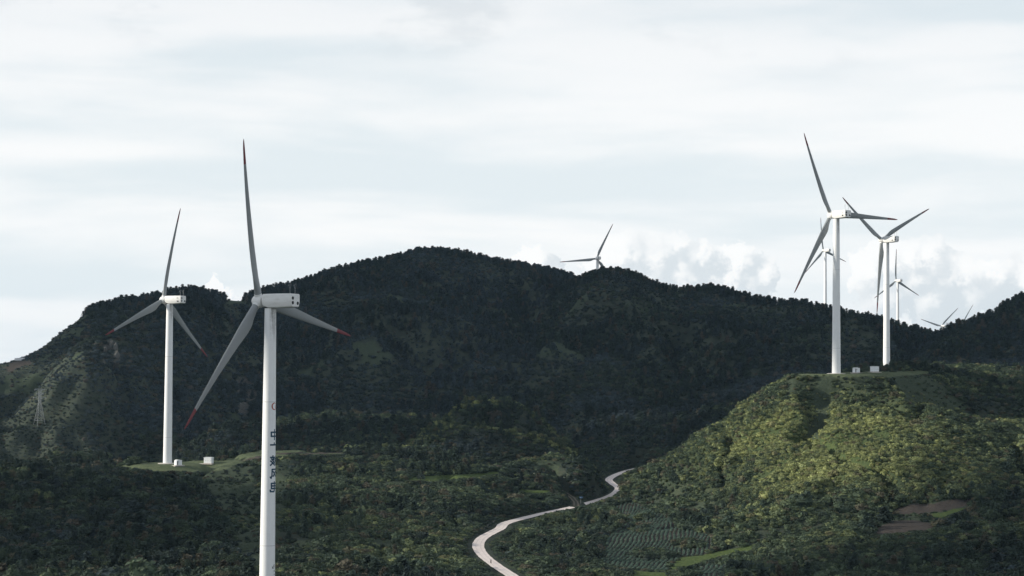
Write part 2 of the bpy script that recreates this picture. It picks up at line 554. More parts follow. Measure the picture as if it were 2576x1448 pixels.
def terrain(x, y):
    yy = np.maximum(y, 60.0)
    near = np.clip(tps(x, np.clip(yy, 380, 1320)), -70, 4)
    far = -62.0 - 70.0 * sstep(2300, 3300, yy)
    h = near + (far - near) * sstep(1150, 1420, yy)
    edge = sstep(0.36, 0.6, np.abs(x / yy))
    h = h * (1 - edge) - 62 * edge
    hillk = np.exp(-(((x / yy - 0.16) / 0.09) ** 2)) * sstep(690, 740, yy) * sstep(890, 850, yy)
    h = h + hillk * (fbm((x + fbm(x / 50, yy / 50, 2, 7) * 18) / 24, yy / 80, 3, 15) * 8.0)
    wrp = fbm(x / 70, yy / 70, 2, 207) * 22
    sx = x / yy
    flat = np.maximum(sstep(.025, .04, sx) * sstep(.125, .11, sx) * sstep(880, 850, yy), sstep(.165, .18, sx) * sstep(.25, .235, sx) * sstep(740, 715, yy))
    rv = sstep(.20, 0.0, np.abs(gnoise((x + wrp) / 33, yy / 120, 211)))
    h = h - rv * (5.5 * hillk + 2.6 * sstep(560, 620, yy) * sstep(1050, 980, yy) * (1 - hillk) * (1 - flat))
    # steep chute below the hilltop pad
    h = h - 5.0 * np.exp(-(((x / yy - np.interp(yy, [780, 880], [0.149, 0.161])) * yy / 5.0) ** 2)) * sstep(770, 800, yy) * sstep(885, 872, yy)
    near_n = fbm(x / 46, yy / 46, 4, 3) * 2.4 + fbm(x / 14, yy / 14, 3, 9) * 0.7
    h = h + near_n * sstep(1300, 1000, yy) * (1 - .7 * flat)
    for H, k in ((N4, 6), (N1, 5), (N2, 5), (N3, 4), (C1, 3), (C2, 3)):
        z, yc = H(x, yy)
        z = z + (fbm(x / 60, yy / 60, 3, 21) * 2.2 + fbm(x / 20, yy / 20, 2, 5) * 1.0) * sstep(4, 45, np.abs(yy - yc))
        h = smax(z, h, k)
    warp = fbm(x / 260, yy / 260, 3, 33) * 70
    gul = fbm((x + warp) / 105, yy / 360, 4, 41)
    rid = 1 - np.abs(gnoise((x + warp) / 150, yy / 520, 55)) * 2
    rv2 = sstep(.24, 0.0, np.abs(gnoise((x + warp * 1.2) / 125, yy / 430, 221)))
    for H, k in ((M1, 14), (M2, 10), (M3, 10)):
        z, yc = H(x, yy)
        f = sstep(10, 190, yc - yy)
        z = z + (gul * 34 + rid * 24 - 12 - rv2 * 15 + fbm(x / 40, yy / 40, 3, 61) * 4.5) * f + fbm(x / 36, yy / 36, 2, 71) * 1.2
        h = smax(z, h, k)
    for (k, r0, r1) in PADS:
        b, fw = TPOS[k]
        d = np.hypot(x - b.x, yy - b.y)
        w = 1 - sstep(r0, r1, d)
        h = h * (1 - w) + b.z * w
    for line, w0, w1 in ((road_w, 3.4, 9.0), (track_w, 1.8, 5.0)):
        d, z = poly_dist(x, yy, line)
        w = 1 - sstep(w0, w1, d)
        h = h * (1 - w) + (z - 0.12) * w
    return h


# table of heights for quick look-ups (azimuth x distance)
S_AX = np.concatenate([np.linspace(-1.4, -0.34, 40)[:-1], np.linspace(-0.34, 0.34, 680), np.linspace(0.34, 1.4, 40)[1:]])
Y_AX = np.concatenate([np.linspace(120, 420, 24)[:-1], np.linspace(420, 1000, 440)[:-1], np.linspace(1000, 1400, 180)[:-1], np.linspace(1400, 2300, 240)[:-1],
                       np.geomspace(2300, 6000, 50)])
SG, YG = np.meshgrid(S_AX, Y_AX)
XG = SG * YG
ZG = terrain(XG, YG)
# the ground in front of the road stays below the view of it (the road is in plain sight)
_rd, _ = poly_dist(XG, YG, road_w)
_el = np.where((_rd < 3.2) & (YG < 1130), ZG / YG, 9.0)
_lim = np.minimum.accumulate(_el[::-1], axis=0)[::-1]
_lim = np.vstack([_lim[1:], np.full((1, _lim.shape[1]), 9.0)])
ZG = np.where((_rd > 3.2) & (YG > 480) & (_lim < 8), np.minimum(ZG, _lim * YG - 0.45), ZG)


def hgt(x, y):
    s = np.asarray(x) / np.asarray(y)
    i = np.clip(np.interp(s, S_AX, np.arange(len(S_AX))), 0, len(S_AX) - 1.001)
    j = np.clip(np.interp(y, Y_AX, np.arange(len(Y_AX))), 0, len(Y_AX) - 1.001)
    i0, j0 = i.astype(int) if hasattr(i, 'astype') else int(i), j.astype(int) if hasattr(j, 'astype') else int(j)
    a, b = i - i0, j - j0
    return (ZG[j0, i0] * (1 - a) + ZG[j0, i0 + 1] * a) * (1 - b) + (ZG[j0 + 1, i0] * (1 - a) + ZG[j0 + 1, i0 + 1] * a) * b


def ground_at(u, v, y0=430.0, y1=2300.0):
    """first ground met by the sight line through (u, v), from distance y0 on"""
    ys = np.arange(y0, y1, 1.0)
    d = CAMR @ Vector(((u - CX) / F, -(v - CY) / F, -1.0))
    xs, zz = d.x / d.y * ys, d.z / d.y * ys
    k = np.where(hgt(xs, ys) >= zz)[0]
    k = k[0] if k.size else len(ys) - 1
    return Vector((xs[k], ys[k], float(hgt(xs[k], ys[k]))))


# ---- which plants grow where: outlines read off the photograph, fixed to the ground
UG, VG = proj(np.stack([XG, YG, ZG], -1))
# visible parts: running maximum of the elevation seen so far
EL = ZG / YG
RUN = np.maximum.accumulate(np.vstack([np.full((1, EL.shape[1]), -9.0), EL[:-1]]), axis=0)
HIDE = (RUN - EL) * YG          # metres by which a spot lies behind nearer ground (<0: in view)

Z_GRASS, Z_ROUGH, Z_SOIL, Z_CROP, Z_ROCK, Z_MEADOW = 1, 2, 3, 4, 5, 6
ZONES = [
    (Z_GRASS, 800, 1080, [(283, 1173), (420, 1158), (560, 1158), (610, 1141), (700, 1124), (800, 1126), (870, 1130), (870, 1143), (740, 1146), (660, 1152), (600, 1168), (560, 1184), (480, 1188), (380, 1186)]),
    (Z_SOIL, 880, 1050, [(600, 1160), (640, 1148), (700, 1139), (860, 1136), (860, 1139), (700, 1144), (640, 1156)]),
    (Z_ROUGH, 480, 900, [(440, 1192), (560, 1184), (680, 1150), (740, 1150), (720, 1250), (690, 1448), (600, 1448), (575, 1330), (520, 1240)]),
    (Z_GRASS, 870, 1180, [(1985, 943), (2100, 936), (2345, 932), (2345, 941), (2250, 947), (2100, 947), (2010, 946)]),
    (Z_ROUGH, 780, 1010, [(2225, 948), (2335, 942), (2440, 1025), (2380, 1035), (2280, 1010), (2250, 975)]),
    (Z_ROUGH, 780, 900, [(2052, 952), (2098, 952), (2095, 1010), (2075, 1075), (2052, 1110), (2022, 1105), (2045, 1040)]),
    (Z_ROUGH, 800, 900, [(1985, 955), (2010, 955), (1985, 1000), (1965, 1000)]),
    (Z_SOIL, 560, 800, [(2240, 1282), (2300, 1266), (2350, 1268), (2390, 1256), (2450, 1256), (2435, 1272), (2380, 1284), (2330, 1292), (2270, 1296)]),
    (Z_SOIL, 560, 760, [(2200, 1330), (2240, 1312), (2300, 1308), (2360, 1318), (2340, 1334), (2260, 1342), (2205, 1346)]),
    (Z_MEADOW, 560, 760, [(2330, 1296), (2385, 1284), (2440, 1275), (2400, 1296), (2370, 1306)]),
    (Z_CROP, 560, 960, [(1584, 1261), (1634, 1281), (1685, 1303), (1697, 1314), (1710, 1330), (1786, 1345), (1803, 1372), (1769, 1396), (1710, 1399), (1675, 1434), (1575, 1431), (1507, 1416), (1508, 1402), (1532, 1345), (1559, 1328), (1584, 1315), (1564, 1295), (1545, 1278)]),
    (Z_CROP, 540, 700, [(1774, 1419), (1835, 1423), (1822, 1460), (1730, 1460)]),
    (Z_MEADOW, 540, 760, [(1761, 1397), (1860, 1376), (1912, 1363), (1900, 1378), (1860, 1393), (1811, 1405), (1778, 1410), (1710, 1433), (1677, 1437), (1710, 1402)]),
    (Z_MEADOW, 540, 700, [(1585, 1434), (1690, 1441), (1700, 1460), (1590, 1460)]),
    (Z_MEADOW, 780, 960, [(1020, 1203), (1080, 1196), (1180, 1192), (1260, 1184), (1255, 1194), (1150, 1206), (1080, 1211), (1030, 1210)]),
    (Z_SOIL, 860, 1010, [(1180, 1160), (1230, 1158), (1280, 1172), (1270, 1178), (1220, 1172)]),
    (Z_MEADOW, 700, 900, [(1300, 1232), (1390, 1234), (1380, 1242), (1320, 1243)]),
    (Z_SOIL, 1400, 1560, [(12, 925), (40, 906), (80, 908), (75, 915), (40, 930), (20, 935)]),
    (Z_ROCK, 1300, 1620, [(275, 850), (290, 860), (300, 905), (288, 912), (276, 890), (262, 915), (258, 880)]),
    (Z_ROCK, 1150, 1700, [(585, 960), (620, 945), (640, 960), (650, 1000), (620, 1045), (600, 1040), (610, 1000)]),
    (Z_ROUGH, 1700, 1900, [(575, 752), (612, 752), (625, 765), (560, 768)]),
]
HOLES = [(1608, 1326, 24, 14), (1733, 1368, 45, 13), (1640, 1395, 52, 15), (1625, 1300, 16, 8)]
ROWS_DIR = np.array(P(1640, 1350, 720) - P(1600, 1395, 660))[:2]
ROWS_DIR = ROWS_DIR / np.linalg.norm(ROWS_DIR)


def zone_of(x, y, z=None):
    z = hgt(x, y) if z is None else z
    u, v = proj(np.stack([x, y, z], -1))
    wob = fbm(x / 9, y / 9, 3, 91)
    u2, v2 = u + wob * 9, v + fbm(x / 9, y / 9, 3, 97) * 4
    out = np.zeros(x.shape, int)
    for (k, y0, y1, poly) in ZONES:
        m = in_poly(u2, v2, poly) & (y > y0) & (y < y1)
        if k == Z_CROP:
            for (a, b, c, d) in HOLES:
                m &= ((u2 - a) / c) ** 2 + ((v2 - b) / d) ** 2 > 1
        out[m] = k
    return out


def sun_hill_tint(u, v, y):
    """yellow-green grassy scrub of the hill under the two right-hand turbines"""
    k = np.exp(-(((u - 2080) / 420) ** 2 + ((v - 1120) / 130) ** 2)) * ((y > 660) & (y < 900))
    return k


ZONE = zone_of(XG, YG, ZG)
_c1 = (fbm(XG / 30, YG / 30, 4, 231) < -.32) & (YG > 540) & (YG < 1150)
_c2 = (fbm(XG / 75, YG / 75, 4, 241) < -.36) & (YG >= 1250) & (YG < 2050) & (UG < 1900)
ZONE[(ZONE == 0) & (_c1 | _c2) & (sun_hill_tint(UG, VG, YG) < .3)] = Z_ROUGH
# open ground that is in plain sight: plants in front of it stay below the view of it
_open = (np.isin(ZONE, (Z_GRASS, Z_SOIL, Z_CROP, Z_MEADOW)) | (_rd < 2.6) | (poly_dist(XG, YG, track_w)[0] < 1.8)) & (HIDE < 0.4) & (YG < 1180)
_el = np.where(_open, EL, 9.0)
LIM = np.minimum.accumulate(_el[::-1], axis=0)[::-1]
LIM = np.vstack([LIM[1:], np.full((1, LIM.shape[1]), 9.0)])

# ------------------------------------------------------------------ ground materials


def ground_material():
    m, T, b = principled("ground_cover", (0.03, 0.04, 0.02), 0.95, 0.05)
    tc = T.n('ShaderNodeNewGeometry')
    pos = tc.outputs['Position']
    att = T.n('ShaderNodeAttribute', attribute_name='zone')
    sep = T.n('ShaderNodeSeparateColor', {0: att.outputs['Color']})
    att2 = T.n('ShaderNodeAttribute', attribute_name='zone2')
    sep2 = T.n('ShaderNodeSeparateColor', {0: att2.outputs['Color']})
    n1 = T.noise(pos, 0.9, 6.0, 0.65)
    n2 = T.noise(pos, 0.09, 5.0, 0.6)
    n3 = T.noise(pos, 3.2, 4.0, 0.7)
    base = T.mix(T.ramp(n2, 0.35, 0.65), (0.032, 0.043, 0.036), (0.054, 0.066, 0.048))
    base = T.mix(T.ramp(n1, 0.5, 0.75), base, (0.085, 0.074, 0.055))
    grass = T.mix(T.ramp(n1, 0.3, 0.7), (0.070, 0.092, 0.052), (0.12, 0.14, 0.08))
    rough = T.mix(T.ramp(n1, 0.3, 0.7), (0.040, 0.055, 0.038), (0.066, 0.082, 0.052))
    soil = T.mix(T.ramp(n1, 0.3, 0.7), (0.052, 0.045, 0.040), (0.080, 0.069, 0.061))
    crop = T.mix(T.ramp(n3, 0.3, 0.7), (0.035, 0.032, 0.030), (0.055, 0.050, 0.045))
    rock = T.mix(T.ramp(n1, 0.3, 0.7), (0.06, 0.06, 0.055), (0.13, 0.125, 0.115))
    meadow = T.mix(T.ramp(n1, 0.3, 0.7), (0.052, 0.080, 0.030), (0.10, 0.13, 0.045))
    c = base
    for s, colr in ((sep.outputs[0], grass), (sep.outputs[1], rough), (sep.outputs[2], soil), (sep2.outputs[0], crop), (sep2.outputs[1], rock), (sep2.outputs[2], meadow)):
        c = T.mix(s, c, colr)
    T.set(b.inputs['Base Color'], c)
    bump = T.n('ShaderNodeBump', {'Strength': 0.8, 'Distance': 0.5, 'Height': T.m('ADD', n1, T.m('MULTIPLY', n3, 0.5))})
    T.set(b.inputs['Normal'], bump)
    return m


GROUND = ground_material()


def build_terrain():
    ny, ns = XG.shape
    verts = np.stack([XG, YG, ZG], -1).reshape(-1, 3)
    idx = np.arange(ny * ns).reshape(ny, ns)
    q = np.stack([idx[:-1, :-1], idx[:-1, 1:], idx[1:, 1:], idx[1:, :-1]], -1).reshape(-1, 4)
    me = bpy.data.meshes.new("terrain")
    me.vertices.add(len(verts))
    me.vertices.foreach_set('co', verts.ravel())
    me.loops.add(q.size)
    me.loops.foreach_set('vertex_index', q.ravel())
    me.polygons.add(len(q))
    me.polygons.foreach_set('loop_start', np.arange(0, q.size, 4))
    me.polygons.foreach_set('loop_total', np.full(len(q), 4))
    me.polygons.foreach_set('use_smooth', np.ones(len(q), bool))
    me.update(calc_edges=True)
    z = ZONE.ravel()
    for name, ks in (('zone', (Z_GRASS, Z_ROUGH, Z_SOIL)), ('zone2', (Z_CROP, Z_ROCK, Z_MEADOW))):
        a = me.attributes.new(name, 'FLOAT_COLOR', 'POINT')
        c = np.zeros((len(verts), 4), np.float32)
        for i, k in enumerate(ks):
            c[:, i] = z == k
        if name == 'zone2':
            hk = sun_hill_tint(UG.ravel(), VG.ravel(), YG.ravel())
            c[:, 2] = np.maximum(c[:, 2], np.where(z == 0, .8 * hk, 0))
        c[:, 3] = 1
        a.data.foreach_set('color', c.ravel())
    me.materials.append(GROUND)
    o = mobj("hills", me)
    tag(o, "dark green scrub covered hills and mountain", kind="structure")
    # plain beyond and beneath, reaching the horizon
    R = 12000.0
    n = 64
    vs = [(0, 0, -150.0)] + [(R * math.cos(2 * math.pi * i / n), R * math.sin(2 * math.pi * i / n), -150.0) for i in range(n)]
    pl = mesh_from("ground", vs, [(0, 1 + i, 1 + (i + 1) % n) for i in range(n)], mat=GROUND)
    tag(mobj("ground", pl), "dark green lowland beyond the hills", kind="structure")


build_terrain()

# ------------------------------------------------------------------ road and dirt track


def ribbon(name, line, width, mat, lift, wob=0.0, sub=3, seed=1, cross=0.0):
    vs, fs, uvs = [], [], []
    n = len(line)
    dist = 0.0
    for i in range(n):
        a, b = line[max(0, i - 1)], line[min(n - 1, i + 1)]
        t = (b - a)[:2]
        t = t / (np.linalg.norm(t) + 1e-9)
        nx, ny = t[1], -t[0]
        if i:
            dist += np.linalg.norm(line[i][:2] - line[i - 1][:2])
        wl = width / 2 + wob * gnoise(np.array([i * 0.37]), np.array([0.5]), seed)[0]
        wr = width / 2 + wob * gnoise(np.array([i * 0.37]), np.array([9.5]), seed)[0]
        for k in range(sub + 1):
            f = k / sub
            off = -wl + f * (wl + wr)
            vs.append((line[i][0] + nx * off, line[i][1] + ny * off, line[i][2] + lift - cross * off * 1.0))
            uvs.append((f, dist))
        for k in range(sub):
            if i:
                a0 = (i - 1) * (sub + 1) + k
                fs.append((a0, a0 + 1, a0 + sub + 2, a0 + sub + 1))
    me = mesh_from(name, vs, fs, False, mat)
    uv = me.uv_layers.new(name="uv")
    for l in me.loops:
        uv.data[l.index].uv = uvs[l.vertex_index]
    return me


def road_material():
    m, T, b = principled("concrete_road", (0.55, 0.47, 0.44), 0.85, 0.2)
    tc = T.n('ShaderNodeTexCoord')
    uv = T.n('ShaderNodeSeparateXYZ', {0: tc.outputs['UV']})
    pos = T.n('ShaderNodeNewGeometry').outputs['Position']
    n1 = T.noise(pos, 0.35, 6.0, 0.6)
    n2 = T.noise(pos, 2.5, 5.0, 0.65)
    c = T.mix(T.ramp(n1, 0.3, 0.7), (0.67, 0.585, 0.54), (0.78, 0.69, 0.64))
    c = T.mix(T.m('MULTIPLY', T.ramp(n2, 0.5, 0.8), 0.4), c, (0.40, 0.35, 0.33))
    # wheel wear
    x = uv.outputs[0]
    w = T.m('ADD', T.ramp(T.m('ABSOLUTE', T.m('SUBTRACT', x, 0.30)), 0.09, 0.0), T.ramp(T.m('ABSOLUTE', T.m('SUBTRACT', x, 0.70)), 0.09, 0.0))
    c = T.mix(T.m('MULTIPLY', w, 0.35), c, (0.42, 0.36, 0.35))
    # slab joints
    j = T.m('FRACT', T.m('DIVIDE', uv.outputs[1], 5.0))
    c = T.mix(T.m('MULTIPLY', T.m('LESS_THAN', j, 0.03), 0.5), c, (0.25, 0.22, 0.21))
    T.set(b.inputs['Base Color'], c)
    return m


road_me = ribbon("road", spline(road_w[::3], 4), 3.9, road_material(), 0.06, wob=0.12, sub=4, cross=0.03)
tag(mobj("road", road_me), "pale concrete road winding through the valley", kind="structure")


def track_material():
    m, T, b = principled("dirt_track", (0.1, 0.08, 0.065), 0.95, 0.1)
    tc = T.n('ShaderNodeTexCoord')
    x = T.n('ShaderNodeSeparateXYZ', {0: tc.outputs['UV']}).outputs[0]
    pos = T.n('ShaderNodeNewGeometry').outputs['Position']
    n1 = T.noise(pos, 0.8, 6.0, 0.65)
    w = T.m('ADD', T.ramp(T.m('ABSOLUTE', T.m('SUBTRACT', x, 0.25)), 0.16, 0.06), T.ramp(T.m('ABSOLUTE', T.m('SUBTRACT', x, 0.75)), 0.16, 0.06))
    c = T.mix(T.m('MULTIPLY', w, n1), (0.05, 0.05, 0.032), (0.24, 0.20, 0.165))
    T.set(b.inputs['Base Color'], c)
    return m


tag(mobj("dirt_track", ribbon("dirt_track", track_w, 3.2, track_material(), 0.05, wob=0.3, sub=4, seed=5)), "grey brown dirt track with two wheel ruts leaving the road", kind="structure")

# ------------------------------------------------------------------ plants


def leaf_material(name, dark, mid, bright, sat=1.0):
    m = bpy.data.materials.new(name)
    m.use_nodes = True
    T = NT(m.node_tree)
    oi = T.n('ShaderNodeObjectInfo')
    att = T.n('ShaderNodeAttribute', attribute_name='tint', attribute_type='INSTANCER')
    geo = T.n('ShaderNodeNewGeometry')
    n1 = T.noise(geo.outputs['Position'], 0.33, 5.0, 0.65)
    t = T.m('ADD', att.outputs['Fac'], T.m('MULTIPLY_ADD', oi.outputs['Random'], 0.40, -0.20))
    t = T.m('ADD', t, T.m('MULTIPLY_ADD', n1, 1.1, -0.55))
    c = T.mix(T.ramp(t, -0.42, 0.05, False), (0.058, 0.080, 0.094), dark)
    c = T.mix(T.ramp(t, 0.05, 0.5, False), c, mid)
    c = T.mix(T.ramp(t, 0.5, 1.0, False), c, bright)
    # some browner plants
    r2 = T.m('FRACT', T.m('MULTIPLY', oi.outputs['Random'], 37.31))
    c = T.mix(T.m('MULTIPLY', T.m('GREATER_THAN', r2, 0.90), 0.5), c, (0.13, 0.10, 0.07))
    r3 = T.m('FRACT', T.m('MULTIPLY', oi.outputs['Random'], 91.7))
    c = T.vm('SCALE', c)
    T.set(c.node.inputs['Scale'], T.m('MULTIPLY_ADD', r3, 0.50, 0.78))
    b = T.n('ShaderNodeBsdfPrincipled', {'Base Color': c, 'Roughness': 0.7})
    b.inputs['Specular IOR Level'].default_value = 0.15
    tr = T.n('ShaderNodeBsdfTranslucent', {'Color': c})
    mx = T.n('ShaderNodeMixShader', {0: 0.22, 1: b.outputs[0], 2: tr.outputs[0]})
    T.n('ShaderNodeOutputMaterial', {'Surface': mx})
    return m


LEAF = leaf_material("shrub_leaves", (0.033, 0.048, 0.038), (0.076, 0.106, 0.064), (0.31, 0.335, 0.14))
NEEDLE = leaf_material("pine_needles", (0.029, 0.044, 0.038), (0.058, 0.086, 0.066), (0.14, 0.165, 0.08))
BARK, _, _ = principled("bark", (0.06, 0.045, 0.035), 0.9, 0.1)
BLOSSOM, _, _ = principled("white_blossom", (0.62, 0.62, 0.56), 0.8, 0.1)

TEMPL = bpy.data.collections.new("plant_templates")


def leaf_quad(mb, c, nrm, size, rr):
    n = Vector(nrm).normalized()
    x = n.orthogonal().normalized()
    x.rotate(Matrix.Rotation(rr.uniform(0, 6.28), 3, n))
    y = n.cross(x)
    l, w = size * rr.uniform(0.7, 1.2), size * rr.uniform(0.45, 0.8)
    c = Vector(c)
    mb.add([c - x * l * .5, c + y * w * .5 + n * size * .08, c + x * l * .5, c - y * w * .5 + n * size * .08], [(0, 1, 2, 3)])


def rand_dir(rr, up=-0.2):
    while True:
        v = Vector((rr.gauss(0, 1), rr.gauss(0, 1), rr.gauss(0, 1)))
        if v.length > 0.01:
            v.normalize()
            if v.z > up:
                return v


def shrub_mesh(name, seed, r=1.0, h=1.0, clumps=11, leaves=15, leaf=0.30, mat=LEAF, core=True):
    """shrub: lobed clumps of leaves round a few stems"""
    rr = random.Random(seed)
    mb = MB()
    for k in range(clumps):
        d = rand_dir(rr, -0.05)
        q = rr.uniform(0.35, 0.95)
        c = Vector((d.x * r * q * 0.8, d.y * r * q * 0.8, h * (0.30 + 0.52 * d.z * q + rr.uniform(0, .12))))
        rc = r * rr.uniform(0.25, 0.45)
        for i in range(leaves):
            e = rand_dir(rr, -0.6)
            p = c + Vector((e.x * rc, e.y * rc, e.z * rc * 0.85))
            p.z = max(p.z, 0.02)
            nn = e + Vector((rr.gauss(0, .5), rr.gauss(0, .5), rr.gauss(0, .5) + 0.25))
            leaf_quad(mb, p, nn, leaf * rr.uniform(.7, 1.3), rr)
    if core:
        n = 7
        rings = []
        for (zz, q) in ((0.0, 0.5), (0.28, 0.78), (0.55, 0.62), (0.74, 0.2)):
            rings.append([Vector((math.cos(6.283 * i / n) * r * q * rr.uniform(.7, 1.05), math.sin(6.283 * i / n) * r * q * rr.uniform(.7, 1.05), h * zz * rr.uniform(.85, 1.1))) for i in range(n)])
        mb.loft(rings)
    return mb.mesh(name, mat)


def pine_crown_mesh(name, seed, h=6.0, r=1.5, levels=9, droop=0.25, mat=NEEDLE, ragged=0.35):
    rr = random.Random(seed)
    mb = MB()
    for k in range(levels):
        t = (k + rr.uniform(-.2, .2)) / (levels - 1)
        z = h * (0.16 + 0.80 * t)
        rad = r * max(0.0, 1 - t) ** 0.75 * (1 + rr.uniform(-ragged, ragged)) + 0.12
        nb = rr.randint(6, 8)
        a0 = rr.uniform(0, 6.28)
        for i in range(nb):
            a = a0 + 6.283 * i / nb + rr.uniform(-.3, .3)
            L = rad * rr.uniform(0.65, 1.15)
            d = Vector((math.cos(a), math.sin(a), 0))
            for q in (0.35, 0.62, 0.9):
                p = d * L * q + Vector((0, 0, z - droop * L * q + rr.uniform(-.1, .15) * h / levels))
                for _ in range(2):
                    leaf_quad(mb, p + Vector((rr.gauss(0, .1), rr.gauss(0, .1), rr.gauss(0, .1))) * r, Vector((rr.gauss(0, .5), rr.gauss(0, .5), 1)) + d * rr.uniform(-.2, .9), r * rr.uniform(.42, .62), rr)
    n = 6
    mb.loft([[Vector((math.cos(6.283 * i / n) * r * q, math.sin(6.283 * i / n) * r * q, h * zz)) for i in range(n)] for zz, q in ((0.10, .35), (0.3, .5), (0.65, .25), (0.96, .03))])
    return mb.mesh(name, mat)


def trunk_mesh(name, h, r, seed, limbs=0):
    rr = random.Random(seed)
    mb = MB()
    p = Vector((0, 0, -0.3))
    for k in range(5):
        q = Vector((rr.gauss(0, .03) * h, rr.gauss(0, .03) * h, h * (k + 1) / 5))
        mb.tube(p, q, r * (1 - k / 5.6), r * (1 - (k + 1) / 5.6), 6, cap=(k == 4))
        p = q
    for k in range(limbs):
        z = h * rr.uniform(.35, .8)
        a = rr.uniform(0, 6.28)
        mb.tube((0, 0, z), (math.cos(a) * h * .28, math.sin(a) * h * .28, z + h * .22), r * .4, r * .1, 5)
    return mb.mesh(name, BARK)


def tree_crown_mesh(name, seed, h=6.0, r=2.2):
    rr = random.Random(seed)
    mb = MB()
    for k in range(22):
        d = rand_dir(rr, -0.5)
        q = rr.uniform(.3, .9)
        c = Vector((d.x * r * q, d.y * r * q, h * 0.62 + d.z * h * .33 * q))
        rc = r * rr.uniform(.22, .38)
        for i in range(15):
            e = rand_dir(rr, -0.8)
            leaf_quad(mb, c + e * rc, e + Vector((rr.gauss(0, .5), rr.gauss(0, .5), rr.gauss(0, .5) + .2)), 0.5 * rr.uniform(.7, 1.3), rr)
    return mb.mesh(name, LEAF)


SHRUB_ME = [shrub_mesh("shrub", 100 + i, 1.0, [1.1, 0.9, 1.3, 0.8, 1.0, 1.2][i], 11, 15, 0.33) for i in range(6)]
PINE_ME = [pine_crown_mesh("crown", 200 + i, 1.0, [0.26, 0.32, 0.38, 0.22][i], 9) for i in range(4)]
TREE_ME = [tree_crown_mesh("crown", 300 + i, 1.0 * 6, 2.3) for i in range(3)]
TRUNK_ME = [trunk_mesh("trunk", 0.9, 0.03, 400 + i) for i in range(2)]
TREETRUNK_ME = [trunk_mesh("trunk", 4.2, 0.16, 410 + i, 5) for i in range(2)]
CROPLEAF = leaf_material("crop_leaves", (0.075, 0.115, 0.095), (0.105, 0.16, 0.125), (0.16, 0.22, 0.16))
CROP_ME = []
for i in range(3):
    CROP_ME.append(shrub_mesh("crop", 500 + i, 1.0, 1.0, 5, 6, 0.6, mat=CROPLEAF, core=False))

for i, me in enumerate(SHRUB_ME):
    TEMPL.objects.link(bpy.data.objects.new("a%02d_shrub" % i, me))
for i, me in enumerate(PINE_ME):
    TEMPL.objects.link(bpy.data.objects.new("b%02d_pine" % i, me))
CROPT = bpy.data.collections.new("crop_templates")
for i, me in enumerate(CROP_ME):
    CROPT.objects.link(bpy.data.objects.new("d%02d_crop" % i, me))
for i, me in enumerate(TREE_ME):
    TEMPL.objects.link(bpy.data.objects.new("c%02d_tree" % i, me))
N_SHRUB, N_PINE, N_TREE = len(SHRUB_ME), len(PINE_ME), len(TREE_ME)


def gn_tree(name, coll):
    g = bpy.data.node_groups.new(name, 'GeometryNodeTree')
    g.interface.new_socket("Geometry", in_out='INPUT', socket_type='NodeSocketGeometry')
    g.interface.new_socket("Geometry", in_out='OUTPUT', socket_type='NodeSocketGeometry')
    N, L = g.nodes, g.links
    gi, go = N.new('NodeGroupInput'), N.new('NodeGroupOutput')
    ci = N.new('GeometryNodeCollectionInfo')
    ci.inputs['Collection'].default_value = coll
    ci.inputs['Separate Children'].default_value = True
    ci.inputs['Reset Children'].default_value = True
    iop = N.new('GeometryNodeInstanceOnPoints')
    iop.inputs['Pick Instance'].default_value = True

    def att(nm, typ):
        a = N.new('GeometryNodeInputNamedAttribute')
        a.data_type = typ
        a.inputs[0].default_value = nm
        return a.outputs[0]
    L.new(gi.outputs[0], iop.inputs['Points'])
    L.new(ci.outputs[0], iop.inputs['Instance'])
    L.new(att('pick', 'INT'), iop.inputs['Instance Index'])
    e2r = N.new('FunctionNodeEulerToRotation')
    L.new(att('rot', 'FLOAT_VECTOR'), e2r.inputs[0])
    L.new(e2r.outputs[0], iop.inputs['Rotation'])
    L.new(att('scl', 'FLOAT_VECTOR'), iop.inputs['Scale'])
    L.new(iop.outputs[0], go.inputs[0])
    return g


GN_PLANTS, GN_CROP = gn_tree("scatter_plants", TEMPL), gn_tree("scatter_crop", CROPT)


def scatter(name, label, pts, pick, rot, scl, tint, tree):
    me = bpy.data.meshes.new(name)
    me.vertices.add(len(pts))
    me.vertices.foreach_set('co', np.ascontiguousarray(pts, np.float32).ravel())
    for nm, typ, arr, key in (('pick', 'INT', pick.astype(np.int32), 'value'), ('rot', 'FLOAT_VECTOR', rot.astype(np.float32), 'vector'),
                              ('scl', 'FLOAT_VECTOR', scl.astype(np.float32), 'vector'), ('tint', 'FLOAT', tint.astype(np.float32), 'value')):
        a = me.attributes.new(nm, typ, 'POINT')
        a.data.foreach_set(key, np.ascontiguousarray(arr).ravel())
    o = mobj(name, me)
    md = o.modifiers.new("plants", 'NODES')
    md.node_group = tree
    return tag(o, label, kind="stuff")


def jitter(y0, y1, sp, smax_=0.30):
    out = []
    y = y0
    while y < y1:
        x = np.arange(-smax_ * y, smax_ * y, sp)
        out.append(np.stack([x + rng.uniform(-.5, .5, x.size) * sp, y + rng.uniform(-.5, .5, x.size) * sp], 1))
        y += sp
    return np.concatenate(out)


def table(T_, x, y):
    i = np.clip(np.rint(np.interp(x / y, S_AX, np.arange(len(S_AX)))).astype(int), 0, len(S_AX) - 1)
    j = np.clip(np.rint(np.interp(y, Y_AX, np.arange(len(Y_AX)))).astype(int), 0, len(Y_AX) - 1)
    return T_[j, i]


